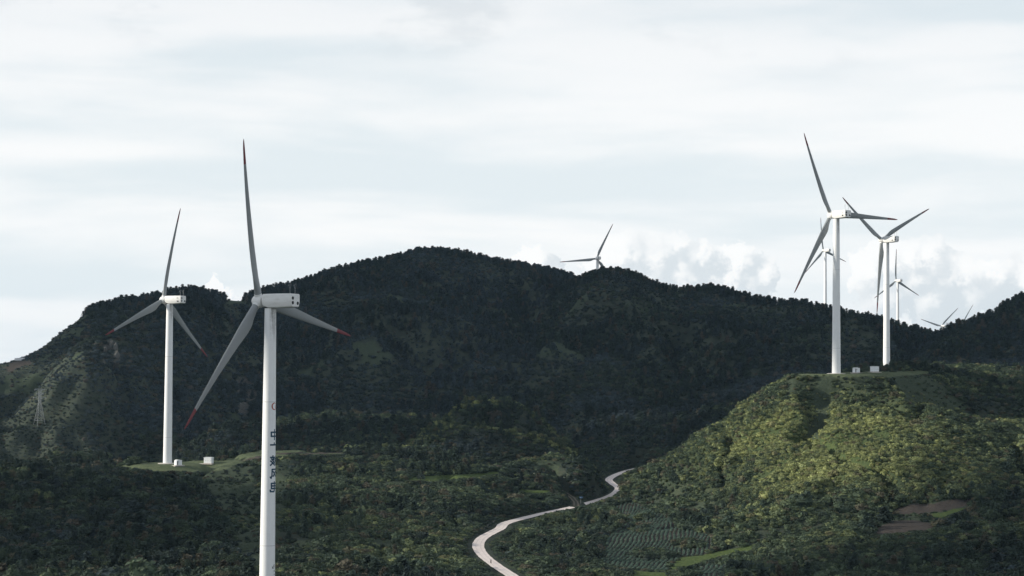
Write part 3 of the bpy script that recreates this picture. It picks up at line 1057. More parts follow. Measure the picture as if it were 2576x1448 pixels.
def knoll_light_tint(x, y):
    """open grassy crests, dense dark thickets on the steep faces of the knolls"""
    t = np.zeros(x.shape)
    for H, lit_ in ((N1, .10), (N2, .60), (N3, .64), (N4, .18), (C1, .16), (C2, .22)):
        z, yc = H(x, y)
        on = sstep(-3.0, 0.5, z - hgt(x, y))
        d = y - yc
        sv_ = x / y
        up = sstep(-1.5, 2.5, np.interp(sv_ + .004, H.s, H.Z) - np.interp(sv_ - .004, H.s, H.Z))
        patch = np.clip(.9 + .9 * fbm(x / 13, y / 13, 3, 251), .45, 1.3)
        t = t + on * (lit_ * patch * (.6 + .4 * up) * np.exp(-(d / (8.0 + 10.0 * up)) ** 2) - 0.22 * sstep(-6, -18, d))  # sunlit crests and left flanks, shaded faces, put into the plant colour
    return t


def near_plants():
    p = jitter(430, 1160, 1.6)
    extra = jitter(690, 900, 1.5)
    es = extra[:, 0] / extra[:, 1]
    extra = extra[(es > .06) & (es < .29)]
    n_base = len(p)
    p = np.concatenate([p, extra])
    x, y = p[:, 0], p[:, 1]
    is_extra = np.arange(len(p)) >= n_base
    z = hgt(x, y)
    u, v = proj(np.stack([x, y, z], -1))
    zn = table(ZONE, x, y)
    hid = table(HIDE, x, y)
    dr, _ = poly_dist(x, y, road_w)
    dt, _ = poly_dist(x, y, track_w)
    keep = (hid < 3.5) & (v < 1570) & (dr > 4.0) & (dt > 2.6)
    keep &= ~np.isin(zn, (Z_GRASS, Z_SOIL, Z_CROP, Z_MEADOW))
    keep &= ~((zn == Z_ROUGH) & (rng.random(x.size) > 0.25))
    keep &= ~((zn == Z_ROCK) & (rng.random(x.size) > 0.3))
    for k in ("near", "left", "hillA", "hillB"):
        b, _ = TPOS[k]
        keep &= np.hypot(x - b.x, y - b.y) > (6 if k == "near" else 13)
    # gaps and thickets
    thick = fbm(x / 26, y / 26, 4, 111)
    keep &= rng.random(x.size) < np.clip(0.80 + thick * 1.2, 0.35, 1)
    keep &= ~(is_extra & (sun_hill_tint(u, v, y) < .25))
    x, y, z, u, v, thick, zn, dr = (a[keep] for a in (x, y, z, u, v, thick, zn, dr))
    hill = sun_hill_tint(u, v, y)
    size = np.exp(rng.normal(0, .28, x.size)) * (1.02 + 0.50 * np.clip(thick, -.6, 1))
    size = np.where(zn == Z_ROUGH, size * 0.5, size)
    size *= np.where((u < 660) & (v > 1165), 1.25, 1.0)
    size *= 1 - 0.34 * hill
    # wood on the left: more trees
    wood = np.clip(fbm(x / 60, y / 60, 3, 121) + np.where((u < 640) & (y < 900), .30, 0) + np.where((y > 930) & (u < 1150), .35, 0), 0, 1)
    isp = (rng.random(x.size) < wood * 0.22) & (hill < .25) & (zn != Z_ROUGH)
    pick = np.where(isp, N_SHRUB + rng.integers(0, N_PINE, x.size), rng.integers(0, N_SHRUB, x.size))
    hgtv = np.where(isp, rng.uniform(3.0, 5.5, x.size), size * rng.uniform(.95, 1.45, x.size))
    wid = np.where(isp, hgtv * rng.uniform(.9, 1.4, x.size), size * rng.uniform(1.1, 1.6, x.size))
    ist = (rng.random(x.size) < wood * .20) & ~isp & (hill < .3) & (zn != Z_ROUGH)
    pick = np.where(ist, N_SHRUB + N_PINE + rng.integers(0, N_TREE, x.size), pick)
    hgtv = np.where(ist, rng.uniform(.45, .85, x.size), hgtv)
    wid = np.where(ist, hgtv * rng.uniform(.8, 1.15, x.size), wid)
    # on the sunny hill many small plants between the larger ones
    tiny = (rng.random(x.size) < .30 * hill) & ~isp & ~ist
    wid, hgtv = np.where(tiny, wid * .5, wid), np.where(tiny, hgtv * .5, hgtv)
    bigk = (rng.random(x.size) < .06) & ~isp & ~ist
    wid, hgtv = np.where(bigk, wid * 1.5, wid), np.where(bigk, hgtv * 1.5, hgtv)
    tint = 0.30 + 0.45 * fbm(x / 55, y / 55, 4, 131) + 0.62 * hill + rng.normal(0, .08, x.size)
    room = np.minimum(table(LIM, x, y) * y - z + 0.35, np.where(dr < 12, .25 + (dr - 3.6) * .35, 99))
    room = np.where(ist, room / 6.0, room)
    hgtv = np.where(room < hgtv, np.maximum(room, 0.0), hgtv)
    wid = np.where(room < wid, np.maximum(room * 1.6, 0.3), wid)
    ok = hgtv > np.where(ist, .2, 0.25)
    tint += knoll_light_tint(x, y)
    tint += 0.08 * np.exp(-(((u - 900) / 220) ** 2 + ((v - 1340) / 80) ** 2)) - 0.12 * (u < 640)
    return tuple(a[ok] for a in (x, y, z, u, v, pick, wid, hgtv, tint))


x, y, z, u, v, pick, wid, hgtv, tint = near_plants()
n_all = x.size
# the 300 shrubs that show largest become objects of their own
inside = (u > 15) & (u < 2560) & (v > 1180) & (v < 1446) & (pick < N_SHRUB)
screen = np.where(inside, wid * hgtv / y ** 2, 0)
big = np.argsort(-screen)[:300]
mask = np.ones(n_all, bool)
mask[big] = False
rot = np.zeros((n_all, 3))
rot[:, 2] = rng.uniform(0, 6.283, n_all)
rot[:, 0] = rng.normal(0, .10, n_all)
scl = np.stack([wid, wid, hgtv], 1)
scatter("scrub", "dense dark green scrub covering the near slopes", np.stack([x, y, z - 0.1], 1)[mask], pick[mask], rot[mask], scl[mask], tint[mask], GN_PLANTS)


def shrub_zone(uu, vv):
    band = "near the bottom edge" if vv > 1395 else ("in the middle" if vv > 1300 else "in the upper part")
    for lim, txt in ((150, "of the dark slope at the far left"), (300, "of the dark slope left of the left turbine's foot"), (460, "of the slope below the left turbine's foot"),
                     (640, "of the slope below the left white housing"), (780, "of the slope just right of the lettered tower"), (930, "of the slope right of the lettered tower"),
                     (1240, "of the slope left of the road bend"), (1560, "of the hollow right of the road"), (1900, "of the ground beside the crop rows"),
                     (2250, "of the slope left of the brown soil"), (9999, "of the lower right slope by the brown soil")):
        if uu < lim:
            return "shrub " + band + " " + txt


for i in big:
    o = mobj("shrub", SHRUB_ME[int(pick[i])])
    o.location = (x[i], y[i], z[i] - 0.1)
    o.rotation_euler = tuple(rot[i])
    o.scale = tuple(scl[i])
    o["tint"] = float(tint[i])
    lab = shrub_zone(u[i], v[i])
    tag(o, lab, "shrub", "near shrubs: " + lab)


def far_plants():
    p = np.concatenate([jitter(1160, 1500, 3.0), jitter(1500, 2330, 3.9)])
    x, y = p[:, 0], p[:, 1]
    z = hgt(x, y)
    u, v = proj(np.stack([x, y, z], -1))
    hid = table(HIDE, x, y)
    zn = table(ZONE, x, y)
    keep = (hid < 5.0) & ~np.isin(zn, (Z_SOIL,))
    keep &= ~((zn == Z_ROUGH) | (zn == Z_ROCK)) | (rng.random(x.size) < .2)
    # the left flank is thinner grassy scrub
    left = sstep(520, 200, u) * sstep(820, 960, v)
    thick = fbm(x / 50, y / 50, 4, 141)
    keep &= rng.random(x.size) < np.clip(1.1 + thick * .8, .55, 1)
    x, y, z, u, v, thick, left = (a[keep] for a in (x, y, z, u, v, thick, left))
    crest = sstep(100, 0, np.minimum.reduce([np.abs(y - np.interp(x / y, H.s, H.Y)) for H in (M1, M2, M3)]))
    bare = sstep(240, 180, u) + sstep(30, 8, np.abs(u - 590)) * (v < 800)
    wood = np.clip(0.22 + fbm(x / 110, y / 110, 4, 151) * 1.1 - left * .6 + crest * .5, 0.02, .85)
    isp = (rng.random(x.size) < wood * .55) & (bare < .5)
    pick = np.where(isp, N_SHRUB + rng.integers(0, N_PINE, x.size), rng.integers(0, N_SHRUB, x.size))
    s = np.exp(rng.normal(0, .25, x.size)) * (2.0 + .8 * np.clip(thick, -.6, 1)) * (1 - .38 * left)
    s = np.where(bare > .5, s * .75, s) * (1 - .45 * crest)
    hh = np.where(isp, rng.uniform(4.0, 7.5, x.size), s * rng.uniform(.8, 1.25, x.size))
    ww = np.where(isp, hh * rng.uniform(.9, 1.4, x.size), s * 1.1)
    ist = (rng.random(x.size) < .10 + .25 * wood) & ~isp & (bare < .5)
    pick = np.where(ist, N_SHRUB + N_PINE + rng.integers(0, N_TREE, x.size), pick)
    hh = np.where(ist, rng.uniform(.5, 1.0, x.size), hh)
    ww = np.where(ist, hh * rng.uniform(.8, 1.2, x.size), ww)
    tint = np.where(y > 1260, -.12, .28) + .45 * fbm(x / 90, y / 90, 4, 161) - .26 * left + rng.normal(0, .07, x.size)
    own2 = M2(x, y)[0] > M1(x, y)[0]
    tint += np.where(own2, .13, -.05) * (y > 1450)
    tint += knoll_light_tint(x, y)
    return x, y, z, u, v, pick, ww, hh, tint


x, y, z, u, v, pick, wid, hgtv, tint = far_plants()
n_all = x.size
rot = np.zeros((n_all, 3))
rot[:, 2] = rng.uniform(0, 6.283, n_all)
rot[:, 0] = rng.normal(0, .06, n_all)
scl = np.stack([wid, wid, hgtv], 1)
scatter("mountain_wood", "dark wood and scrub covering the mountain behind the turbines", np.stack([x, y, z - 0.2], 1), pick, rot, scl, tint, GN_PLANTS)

# crop plants standing in rows


def crop_rows():
    c = np.array(P(1650, 1370, 700))[:2]
    e1 = ROWS_DIR
    e2 = np.array([e1[1], -e1[0]])
    a = np.arange(-170, 260, 0.55)
    b = np.arange(-70, 70, 1.5)
    A, B = np.meshgrid(a, b)
    A = A + rng.uniform(-.15, .15, A.shape)
    B = B + 1.6 * fbm(A / 30, B / 60, 2, 171) + rng.normal(0, .05, A.shape)
    x = (c[0] + e1[0] * A + e2[0] * B).ravel()
    y = (c[1] + e1[1] * A + e2[1] * B).ravel()
    ok = (y > 500) & (y < 980)
    x, y = x[ok], y[ok]
    zn = zone_of(x, y)
    keep = (zn == Z_CROP) & (rng.random(x.size) < .93)
    x, y = x[keep], y[keep]
    z = hgt(x, y)
    n = x.size
    s = rng.uniform(.46, .64, n) * (1 + .3 * fbm(x / 12, y / 12, 3, 181))
    rot = np.zeros((n, 3))
    rot[:, 2] = rng.uniform(0, 6.28, n)
    tint = .45 + .3 * fbm(x / 20, y / 20, 3, 191)
    scatter("crop_plants", "rows of low green crop plants in the valley field", np.stack([x, y, z - .03], 1), rng.integers(0, 3, n), rot, np.stack([s, s, s * .9], 1), tint, GN_CROP)


crop_rows()

# ------------------------------------------------------------------ wind turbines
TOWER_PAINT = weathered("tower_paint", (0.86, 0.87, 0.88), (0.50, 0.50, 0.47), 0.42, 1.0, 0.22)


def add_tower_stain(m):
    """oil and dirt run down from the yaw bearing on one side of the tower"""
    T = NT.__new__(NT)
    T.t = m.node_tree
    b = [n for n in T.t.nodes if n.type == 'BSDF_PRINCIPLED'][0]
    old = b.inputs['Base Color'].links[0].from_socket
    tc = T.n('ShaderNodeTexCoord')
    sp = T.n('ShaderNodeSeparateXYZ', {0: tc.outputs['Object']})
    n = T.noise(T.vm('MULTIPLY', tc.outputs['Object'], (2.2, 2.2, 0.12)), 1.4, 7.0, 0.65)
    n2 = T.noise(tc.outputs['Object'], 1.1, 6.0, 0.7)
    zf = T.ramp(sp.outputs[2], 58.0, 70.5)
    xf = T.ramp(sp.outputs[0], -0.25, 0.5)
    f = T.m('MULTIPLY', T.m('MULTIPLY', zf, xf), T.ramp(T.m('ADD', T.m('MULTIPLY', n, .6), T.m('MULTIPLY', n2, .4)), 0.36, 0.60))
    T.set(b.inputs['Base Color'], T.mix(T.m('MULTIPLY', f, 0.85), old, (0.20, 0.19, 0.18)))


add_tower_stain(TOWER_PAINT)
BLADE_PAINT = weathered("blade_paint", (0.26, 0.28, 0.29), (0.20, 0.20, 0.19), 0.4, 1.0, 0.3, (1.5, 1.5, 0.1))
NACELLE_PAINT = weathered("nacelle_paint", (0.80, 0.80, 0.79), (0.48, 0.47, 0.44), 0.45, 0.8, 0.35, (0.3, 2.0, 2.0))
RED_PAINT = weathered("red_paint", (0.17, 0.022, 0.032), (0.10, 0.02, 0.028), 0.45, 1.0, 0.4)
DARK, _, _ = principled("dark_opening", (0.012, 0.015, 0.018), 0.8, 0.2)
STEEL, _, _ = principled("galvanised_steel", (0.33, 0.35, 0.36), 0.5, 0.5, 0.3)
SEAM, _, _ = principled("seam", (0.42, 0.43, 0.43), 0.6, 0.3)
BLUE_INK, _, _ = principled("dark_blue_paint", (0.012, 0.055, 0.10), 0.5, 0.3)
RED_INK, _, _ = principled("brick_red_paint", (0.36, 0.06, 0.035), 0.5, 0.3)
BLACK_INK, _, _ = principled("black_paint", (0.02, 0.03, 0.045), 0.5, 0.3)
CONCRETE = weathered("concrete", (0.50, 0.47, 0.43), (0.28, 0.26, 0.23), 0.9, 1.0, 0.6, spec=0.15)
WHITE_PANEL = weathered("white_panel", (0.80, 0.82, 0.84), (0.50, 0.50, 0.48), 0.5, 2.0, 0.25)
WHITE_ROOF = weathered("white_roof", (0.72, 0.74, 0.75), (0.45, 0.45, 0.44), 0.55, 2.0, 0.3)

R0, R1, TOWER_TOP = 1.95, 1.42, 70.3


def tower_r(z):
    return R0 + (R1 - R0) * z / TOWER_TOP


def lathe(profile, n=40, axis='Z'):
    mb = MB()
    rings = []
    for (a, r) in profile:
        ring = []
        for i in range(n):
            t = 6.283185 * i / n
            c, s_ = math.cos(t) * r, math.sin(t) * r
            ring.append(Vector((c, s_, a)) if axis == 'Z' else Vector((a, c, s_)))
        rings.append(ring)
    mb.loft(rings)
    return mb


def auto_smooth(me, deg=35):
    me.polygons.foreach_set('use_smooth', [True] * len(me.polygons))
    me.set_sharp_from_angle(angle=math.radians(deg))


TOWER_ME = lathe([(-0.4, R0)] + [(TOWER_TOP * k / 12, tower_r(TOWER_TOP * k / 12)) for k in range(0, 13)], 48).mesh("tower", TOWER_PAINT)
auto_smooth(TOWER_ME)
FLANGE_ME = [lathe([(z - .05, tower_r(z) + .002), (z - .05, tower_r(z) + .022), (z + .05, tower_r(z) + .022), (z + .05, tower_r(z) + .002)], 48).mesh("flange", SEAM) for z in (11.6, 47.0)]
YAW_ME = lathe([(TOWER_TOP - .1, R1 + .12), (TOWER_TOP + .35, R1 + .12)], 40).mesh("yaw_ring", DARK)
FOUND_ME = lathe([(-0.6, 4.2), (0.10, 4.2), (0.22, 4.0), (0.30, 2.6), (0.34, 2.2)], 32).mesh("foundation", CONCRETE)


def nacelle_mesh():
    mb = MB()

    def sec(x, wt, wm, wb, zt, zb, r=0.35):
        pts = []
        # rounded outline, clockwise from bottom left
        cr = [(-wb, zb), (-wm, (zt + zb) * .5 - .3), (-wt, zt), (wt, zt), (wm, (zt + zb) * .5 - .3), (wb, zb)]
        n = len(cr)
        for i in range(n):
            p, a, b = Vector(cr[i]), Vector(cr[i - 1]), Vector(cr[(i + 1) % n])
            da, db = (a - p).normalized(), (b - p).normalized()
            rr = min(r, (a - p).length * .45, (b - p).length * .45)
            for t in (0, .33, .67, 1.0):
                q = (p + da * rr) * (1 - t) ** 2 + p * 2 * t * (1 - t) + (p + db * rr) * t * t
                pts.append(Vector((x, q.x, q.y)))
        return pts
    SH = -1.4
    _sec = sec
    sec = lambda x, *a: _sec(x + SH, *a)
    mb.loft([sec(3.15, 1.15, 1.2, 0.9, 1.35, -1.0), sec(3.05, 1.4, 1.45, 1.1, 1.55, -1.15), sec(2.6, 1.75, 1.8, 1.4, 1.68, -1.35), sec(1.2, 1.88, 1.92, 1.6, 1.72, -1.78),
             sec(-2.5, 1.9, 1.95, 1.62, 1.74, -1.78), sec(-5.7, 1.88, 1.92, 1.55, 1.72, -1.58), sec(-6.0, 1.84, 1.88, 1.5, 1.68, -1.52), sec(-6.1, 1.74, 1.78, 1.4, 1.58, -1.42)])
    me = mb.mesh("nacelle", NACELLE_PAINT)
    auto_smooth(me, 28)
    return me


NACELLE_ME = nacelle_mesh()


def vent_mesh(name, n=18):
    """louvred round opening, axis +X"""
    mb = MB()
    r = 0.42
    mb.loft([[Vector((x, math.cos(6.283 * i / n) * q, math.sin(6.283 * i / n) * q)) for i in range(n)] for x, q in ((-0.05, r), (0.03, r), (0.03, r * .88), (-0.03, r * .86))], cap=False)
    mb.add([Vector((-0.02, math.cos(6.283 * i / n) * r * .9, math.sin(6.283 * i / n) * r * .9)) for i in range(n)], [tuple(range(n))])
    for k in range(-2, 3):
        w = math.sqrt(max(0.01, (r * .85) ** 2 - (k * .13) ** 2))
        mb.box((0.0, 0, k * .13), (.04, 2 * w, .03))
    return mb.mesh(name, DARK)


VENT_ME = vent_mesh("vent")


def mast_mesh(seed):
    rr = random.Random(seed)
    mb = MB()
    mb.tube((0, 0, -.1), (0, 0, 1.1), .055, .05, 6)
    mb.tube((0, 0, 1.1), (-.35, .1, 1.9), .045, .03, 6)
    mb.tube((0, 0, 1.1), (.4, -.1, 2.0), .045, .03, 6)
    mb.tube((-.35, .1, 1.9), (-.3, .1, 2.6), .03, .02, 6)
    mb.tube((.4, -.1, 2.0), (.3, 0, 2.25), .03, .02, 6)
    mb.tube((.18, .25, 2.3), (-.3, .1, 2.3), .03, .03, 6)
    mb.box((.4, -.1, 2.05), (.16, .16, .12))
    return mb.mesh("wind_vane_mast", STEEL)


MAST_ME = mast_mesh(1)
HUB_ME = lathe([(-1.45, 0.9), (-1.4, 1.35), (-.8, 1.55), (0, 1.62), (.7, 1.5), (1.25, 1.22), (1.65, .8), (1.85, .4), (1.92, .05)], 32, 'X').mesh("hub", NACELLE_PAINT)
auto_smooth(HUB_ME, 50)


def blade_sections(z0, z1, nsec):
    rings = []
    NP = 20
    for k in range(nsec):
        z = z0 + (z1 - z0) * k / (nsec - 1)
        t = z / 41.5
        # chord and relative thickness along the span
        ch = np.interp(z, [1.2, 2.6, 4.5, 7.0, 9.0, 14, 22, 30, 36, 39.5, 41.0, 41.5], [1.75, 1.75, 2.25, 3.05, 3.15, 2.65, 2.0, 1.42, 1.02, .74, .42, .10])
        th = np.interp(z, [1.2, 2.6, 4.5, 7.0, 9.0, 14, 22, 30, 41.5], [1.0, 1.0, .72, .44, .36, .28, .23, .20, .17])
        tw = math.radians(np.interp(z, [1.2, 7.0, 14, 22, 32, 41.5], [22, 17, 9, 5, 2, 0]))
        circ = 1 - np.clip((z - 2.4) / 4.0, 0, 1)
        bend = -1.3 * t ** 2.2
        ring = []
        for i in range(NP):
            a = 6.283185 * i / NP
            # circle with the pitch axis at its middle
            cy, cx = math.cos(a) * .5 * ch, math.sin(a) * .5 * ch * th
            # airfoil: leading edge towards -Y, pitch axis at 0.3 chord
            f = 0.5 + 0.5 * math.cos(a)
            yt = 5 * (.2969 * math.sqrt(f) - .126 * f - .3516 * f * f + .2843 * f ** 3 - .1036 * f ** 4)
            ay = (f - .30) * ch
            ax = (yt if math.sin(a) >= 0 else -yt * .75) * th * ch * 1.0
            if i == 0:
                ax = 0.0
            px, py = cx * circ + ax * (1 - circ), cy * circ + ay * (1 - circ)
            X, Y = px * math.cos(tw) - py * math.sin(tw), px * math.sin(tw) + py * math.cos(tw)
            ring.append(Vector((X + bend, Y, z)))
        rings.append(ring)
    return rings


_mb = MB()
_mb.loft(blade_sections(1.1, 35.2, 34))
BLADE_ME = _mb.mesh("blade", BLADE_PAINT)
auto_smooth(BLADE_ME, 60)
_mb = MB()
_mb.loft(blade_sections(35.203, 41.5, 12))
TIP_ME = _mb.mesh("blade_tip", RED_PAINT)
auto_smooth(TIP_ME, 60)
COLLAR_ME = lathe([(0.9, .90), (1.75, .98), (1.85, .98), (1.86, .8)], 24).mesh("blade_collar", NACELLE_PAINT)

LABELS = {
    "near": "largest nearest white wind turbine with dark blue lettering down its tower",
    "left": "white wind turbine on the grass pad at left beside white cabinets",
    "hillA": "white wind turbine at the front edge of the right hilltop",
    "hillB": "white wind turbine further back on the right hilltop with a Y shaped rotor",
    "ridge": "small distant wind turbine just behind the middle peak, tower mostly hidden",
    "farA": "small distant wind turbine seen behind the front hilltop turbine",
    "farB": "small distant wind turbine just right of the rear hilltop turbine",
    "far1": "far wind turbine showing only two blades above the right ridge saddle",
    "far2": "farthest wind turbine, single blade tip poking above the right hill",
}


def turbine(k, theta, side_vents):
    base, fwd = TPOS[k]
    root = empty("wind_turbine", base)
    tag(root, LABELS[k], "wind turbine", "wind turbines on the hills")
    yaw = math.atan2(fwd.y, fwd.x)
    tw = mobj("tower", TOWER_ME, root)
    for me in FLANGE_ME:
        mobj("flange", me, tw)
    mobj("yaw_ring", YAW_ME, root)
    mobj("foundation", FOUND_ME, root)
    N = Matrix.Translation((0, 0, HUBH)) @ Matrix.Rotation(yaw, 4, 'Z')
    nac = mobj("nacelle", NACELLE_ME, root)
    nac.matrix_local = N
    # which side faces the camera
    side = 1.0 if (N.to_3x3() @ Vector((0, 1, 0))).y < 0 else -1.0
    spots = [(Vector((-7.52, side * 1.15, .62)), math.pi), (Vector((-7.52, side * 1.15, -.52)), math.pi), (Vector((-7.52, -side * .95, -.62)), math.pi)]
    if side_vents:
        spots += [(Vector((-5.8, side * 1.90, .62)), side * math.pi / 2), (Vector((-5.8, side * 1.88, -.55)), side * math.pi / 2)]
    for p, a in spots:
        o = mobj("vent", VENT_ME, nac)
        o.matrix_local = Matrix.Translation(p) @ Matrix.Rotation(a, 4, 'Z')
    for p in (Vector((-6.3, .7, 1.75)), Vector((-6.7, -.9, 1.75))):
        o = mobj("wind_vane_mast", MAST_ME, nac)
        o.matrix_local = Matrix.Translation(p)
    H = N @ Matrix.Translation((OVER, 0, 0)) @ Matrix.Rotation(math.radians(-5), 4, 'Y')
    hub = mobj("hub", HUB_ME, root)
    hub.matrix_local = H
    for j in range(3):
        B = H @ Matrix.Rotation(math.radians(theta + 120 * j), 4, 'X')
        bl = mobj("blade", BLADE_ME, root)
        bl.matrix_local = B
        mobj("blade_tip", TIP_ME, bl)
        mobj("blade_collar", COLLAR_ME, bl)
    return root, tw


TOWERS = {}
for (k, u_, v_, d_, phi, th, sv) in TURB:
    TOWERS[k] = turbine(k, th, sv)

# lettering on the nearest tower (reads mirrored in the photograph)
GLYPH = {
    "zhong": [[(.10, .74), (.90, .74), (.90, .34), (.10, .34), (.10, .74)], [(.5, 1), (.5, 0)]],
    "guang": [[(.52, 1.0), (.52, .84)], [(.14, .80), (.98, .80)], [(.16, .80), (.14, .42), (.02, .0)]],
    "he": [[(.02, .70), (.42, .70)], [(.22, 1), (.22, 0)], [(.22, .68), (.03, .34)], [(.24, .60), (.40, .42)],
           [(.70, 1), (.74, .90)], [(.46, .82), (1.0, .82)], [(.70, .80), (.54, .60), (.80, .60)], [(.88, .68), (.46, .22)], [(.98, .46), (.46, .0)], [(.72, .26), (1.0, .0)]],
    "feng": [[(.16, .95), (.13, .42), (.0, .0)], [(.16, .95), (.80, .95), (.82, .32), (.92, .03), (1.0, .16)], [(.30, .74), (.68, .22)], [(.68, .74), (.28, .22)]],
    "dian": [[(.12, .84), (.86, .84), (.86, .32), (.12, .32), (.12, .84)], [(.12, .58), (.86, .58)], [(.48, 1), (.48, .12), (.55, .02), (.96, .02), (.98, .18)]],
}


def tower_point(tow_base, ang, z, lift):
    """ang: degrees to the right of the side that faces the camera"""
    to_cam = Vector((-tow_base.x, -tow_base.y, 0)).normalized()
    right = Vector((-to_cam.y, to_cam.x, 0))      # to the right as seen from the camera
    a = math.radians(ang)
    r = tower_r(z) + lift
    return (to_cam * math.cos(a) + right * math.sin(a)) * r + Vector((0, 0, z))


def wrap_strokes(name, strokes, base, ang_c, z0, size, thick, mat, parent, mirror=True, lift=0.012, wx=1.0):
    mb = MB()
    for si, st in enumerate(strokes):
        for a, b in zip(st[:-1], st[1:]):
            a, b = Vector(a), Vector(b)
            d = (b - a)
            L = d.length
            if L < 1e-6:
                continue
            d.normalize()
            nrm = Vector((-d.y, d.x)) * thick * .5
            a2, b2 = a - d * thick * .3, b + d * thick * .3
            n = max(2, int(L / .12))
            vs = []
            for i in range(n + 1):
                c = a2.lerp(b2, i / n)
                for s_ in (-1, 1):
                    q = c + nrm * s_
                    x = (1 - q.x) if mirror else q.x
                    z = z0 + q.y * size
                    ang = ang_c + math.degrees((x - .5) * size * wx / tower_r(z))
                    vs.append(tower_point(base, ang, z, lift + .003 * si))
            mb.add(vs, [(2 * i, 2 * i + 1, 2 * i + 3, 2 * i + 2) for i in range(n)])
    return mb.build(name, mat, parent)


nb, _f = TPOS["near"]
ntow = TOWERS["near"][1]
PXM = 5000.0 / nb.y
BV = 1485.0
for g, (va, vb) in (("zhong", (1078, 1103)), ("guang", (1111, 1136)), ("he", (1143, 1167)), ("feng", (1176, 1200)), ("dian", (1208, 1233))):
    z0 = (BV - vb) / PXM
    o = wrap_strokes("lettering", GLYPH[g], nb, 55.0, z0, (vb - va) / PXM, .16, BLUE_INK, ntow)
    o["label"] = "dark blue painted character"


def emblem():
    mb = MB()
    z0, size = (BV - 1029) / PXM, 1.85

    def pt(x, y_, lift):
        z = z0 + y_ * size
        return tower_point(nb, 50.0 + math.degrees((x - .5) * size / tower_r(z)), z, lift)
    n = 40
    vs = []
    for i in range(n + 1):
        a = math.radians(35 + 290 * i / n)
        w = .04 + .15 * (0.5 - 0.5 * math.cos(a)) ** 1.2
        for r in (.50, .50 - w):
            vs.append(pt(.5 + math.cos(a) * r * .9, .5 + math.sin(a) * r, .012))
    mb.add(vs, [(2 * i, 2 * i + 1, 2 * i + 3, 2 * i + 2) for i in range(n)])
    vs = []
    for i in range(13):
        a = math.radians(120 + 130 * i / 12)
        for r in (.42, .30):
            vs.append(pt(1.18 + math.cos(a) * r, .42 + math.sin(a) * r, .014))
    mb.add(vs, [(2 * i, 2 * i + 1, 2 * i + 3, 2 * i + 2) for i in range(12)])
    o = mb.build("emblem", RED_INK, ntow)
    o["label"] = "red crescent emblem"


emblem()
wrap_strokes("lettering", [[(.05, .05), (.05, .6), (.25, .05)], [(.3, .1), (.55, .1), (.62, .6), (.4, .7)], [(.6, .9), (.95, .9), (.8, 1.15), (.6, .9)], [(.75, .5), (1.0, .5)]], nb, 52, 6.0, .85, .16, BLACK_INK, ntow, mirror=False)
for zz, hh in ((5.15, .45), (4.35, .35), (3.85, .25)):
    wrap_strokes("lettering", [[(.35, .1), (.35, .9), (.65, .9), (.65, .1), (.35, .1)]], nb, 62, zz, hh, .3, BLACK_INK, ntow)

# ------------------------------------------------------------------ cabinets by the turbines


def face_cam(p, extra=0.0):
    return math.atan2(-p.x, p.y) + extra


def kiosk(u_, v_, y0, label, s=1.0, turn=0.5):
    p = ground_at(u_, v_, y0)
    root = empty("switch_cabinet", p, face_cam(p, turn))
    tag(root, label, "cabinet", "white switch cabinets beside the turbines")
    mb = MB()
    mb.box((0, 0, 1.25 * s), (2.7 * s, 2.0 * s, 2.1 * s))
    body = mb.build("body", WHITE_PANEL, root)
    mb = MB()
    mb.box((-.25 * s, 0, 2.42 * s), (1.3 * s, 2.15 * s, .28 * s))
    mb.box((0, 0, 2.325 * s), (2.84 * s, 2.12 * s, .06 * s))
    mb.build("roof", WHITE_ROOF, root)
    mb = MB()
    mb.box((-.75 * s, -1.01 * s, 1.15 * s), (.36 * s, .06 * s, 1.7 * s))
    mb.box((-.28 * s, -1.01 * s, 1.65 * s), (.6 * s, .05 * s, .12 * s))
    mb.build("door_gap", DARK, body)
    mb = MB()
    for q in (.1, .75):
        mb.box((q * s, -1.015 * s, 1.2 * s), (.58 * s, .04 * s, 1.8 * s))
    mb.build("door", WHITE_PANEL, body)
    mb = MB()
    mb.box((0, 0, .0), (4.6 * s, 3.4 * s, .4))
    mb.box((0, 0, .15), (2.9 * s, 2.2 * s, .3))
    mb.build("plinth", CONCRETE, root)


def container(u_, v_, y0, label, s=1.0, turn=-0.45):
    p = ground_at(u_, v_, y0)
    root = empty("transformer_housing", p, face_cam(p, turn))
    tag(root, label, "transformer", "white transformer housings beside the turbines")
    mb = MB()
    mb.box((0, 0, 1.55 * s), (3.7 * s, 2.4 * s, 2.4 * s))
    body = mb.build("body", WHITE_PANEL, root)
    mb = MB()
    rings = [[Vector((x * s, yy * s, zz * s)) for x, yy in ((-a, -b), (a, -b), (a, b), (-a, b))] for a, b, zz in ((2.0, 1.35, 2.76), (2.0, 1.35, 2.86), (1.2, .5, 3.02))]
    mb.loft(rings)
    mb.build("roof", WHITE_ROOF, root)
    for q in (-1.2, -.4, .4, 1.2):
        mb = MB()
        mb.box((q * s, -1.21 * s, 1.5 * s), (.76 * s, .05 * s, 2.0 * s))
        dr = mb.build("door", WHITE_PANEL, body)
        mb = MB()
        mb.box(((q + .28) * s, -1.26 * s, 1.5 * s), (.05 * s, .06 * s, .3 * s))
        mb.build("handle", DARK, dr)
    mb = MB()
    mb.box((0, 0, .12), (3.9 * s, 2.6 * s, .5))
    mb.box((-.6, -.3, -.05), (6.6 * s, 3.8 * s, .3))
    mb.build("plinth", CONCRETE, root)


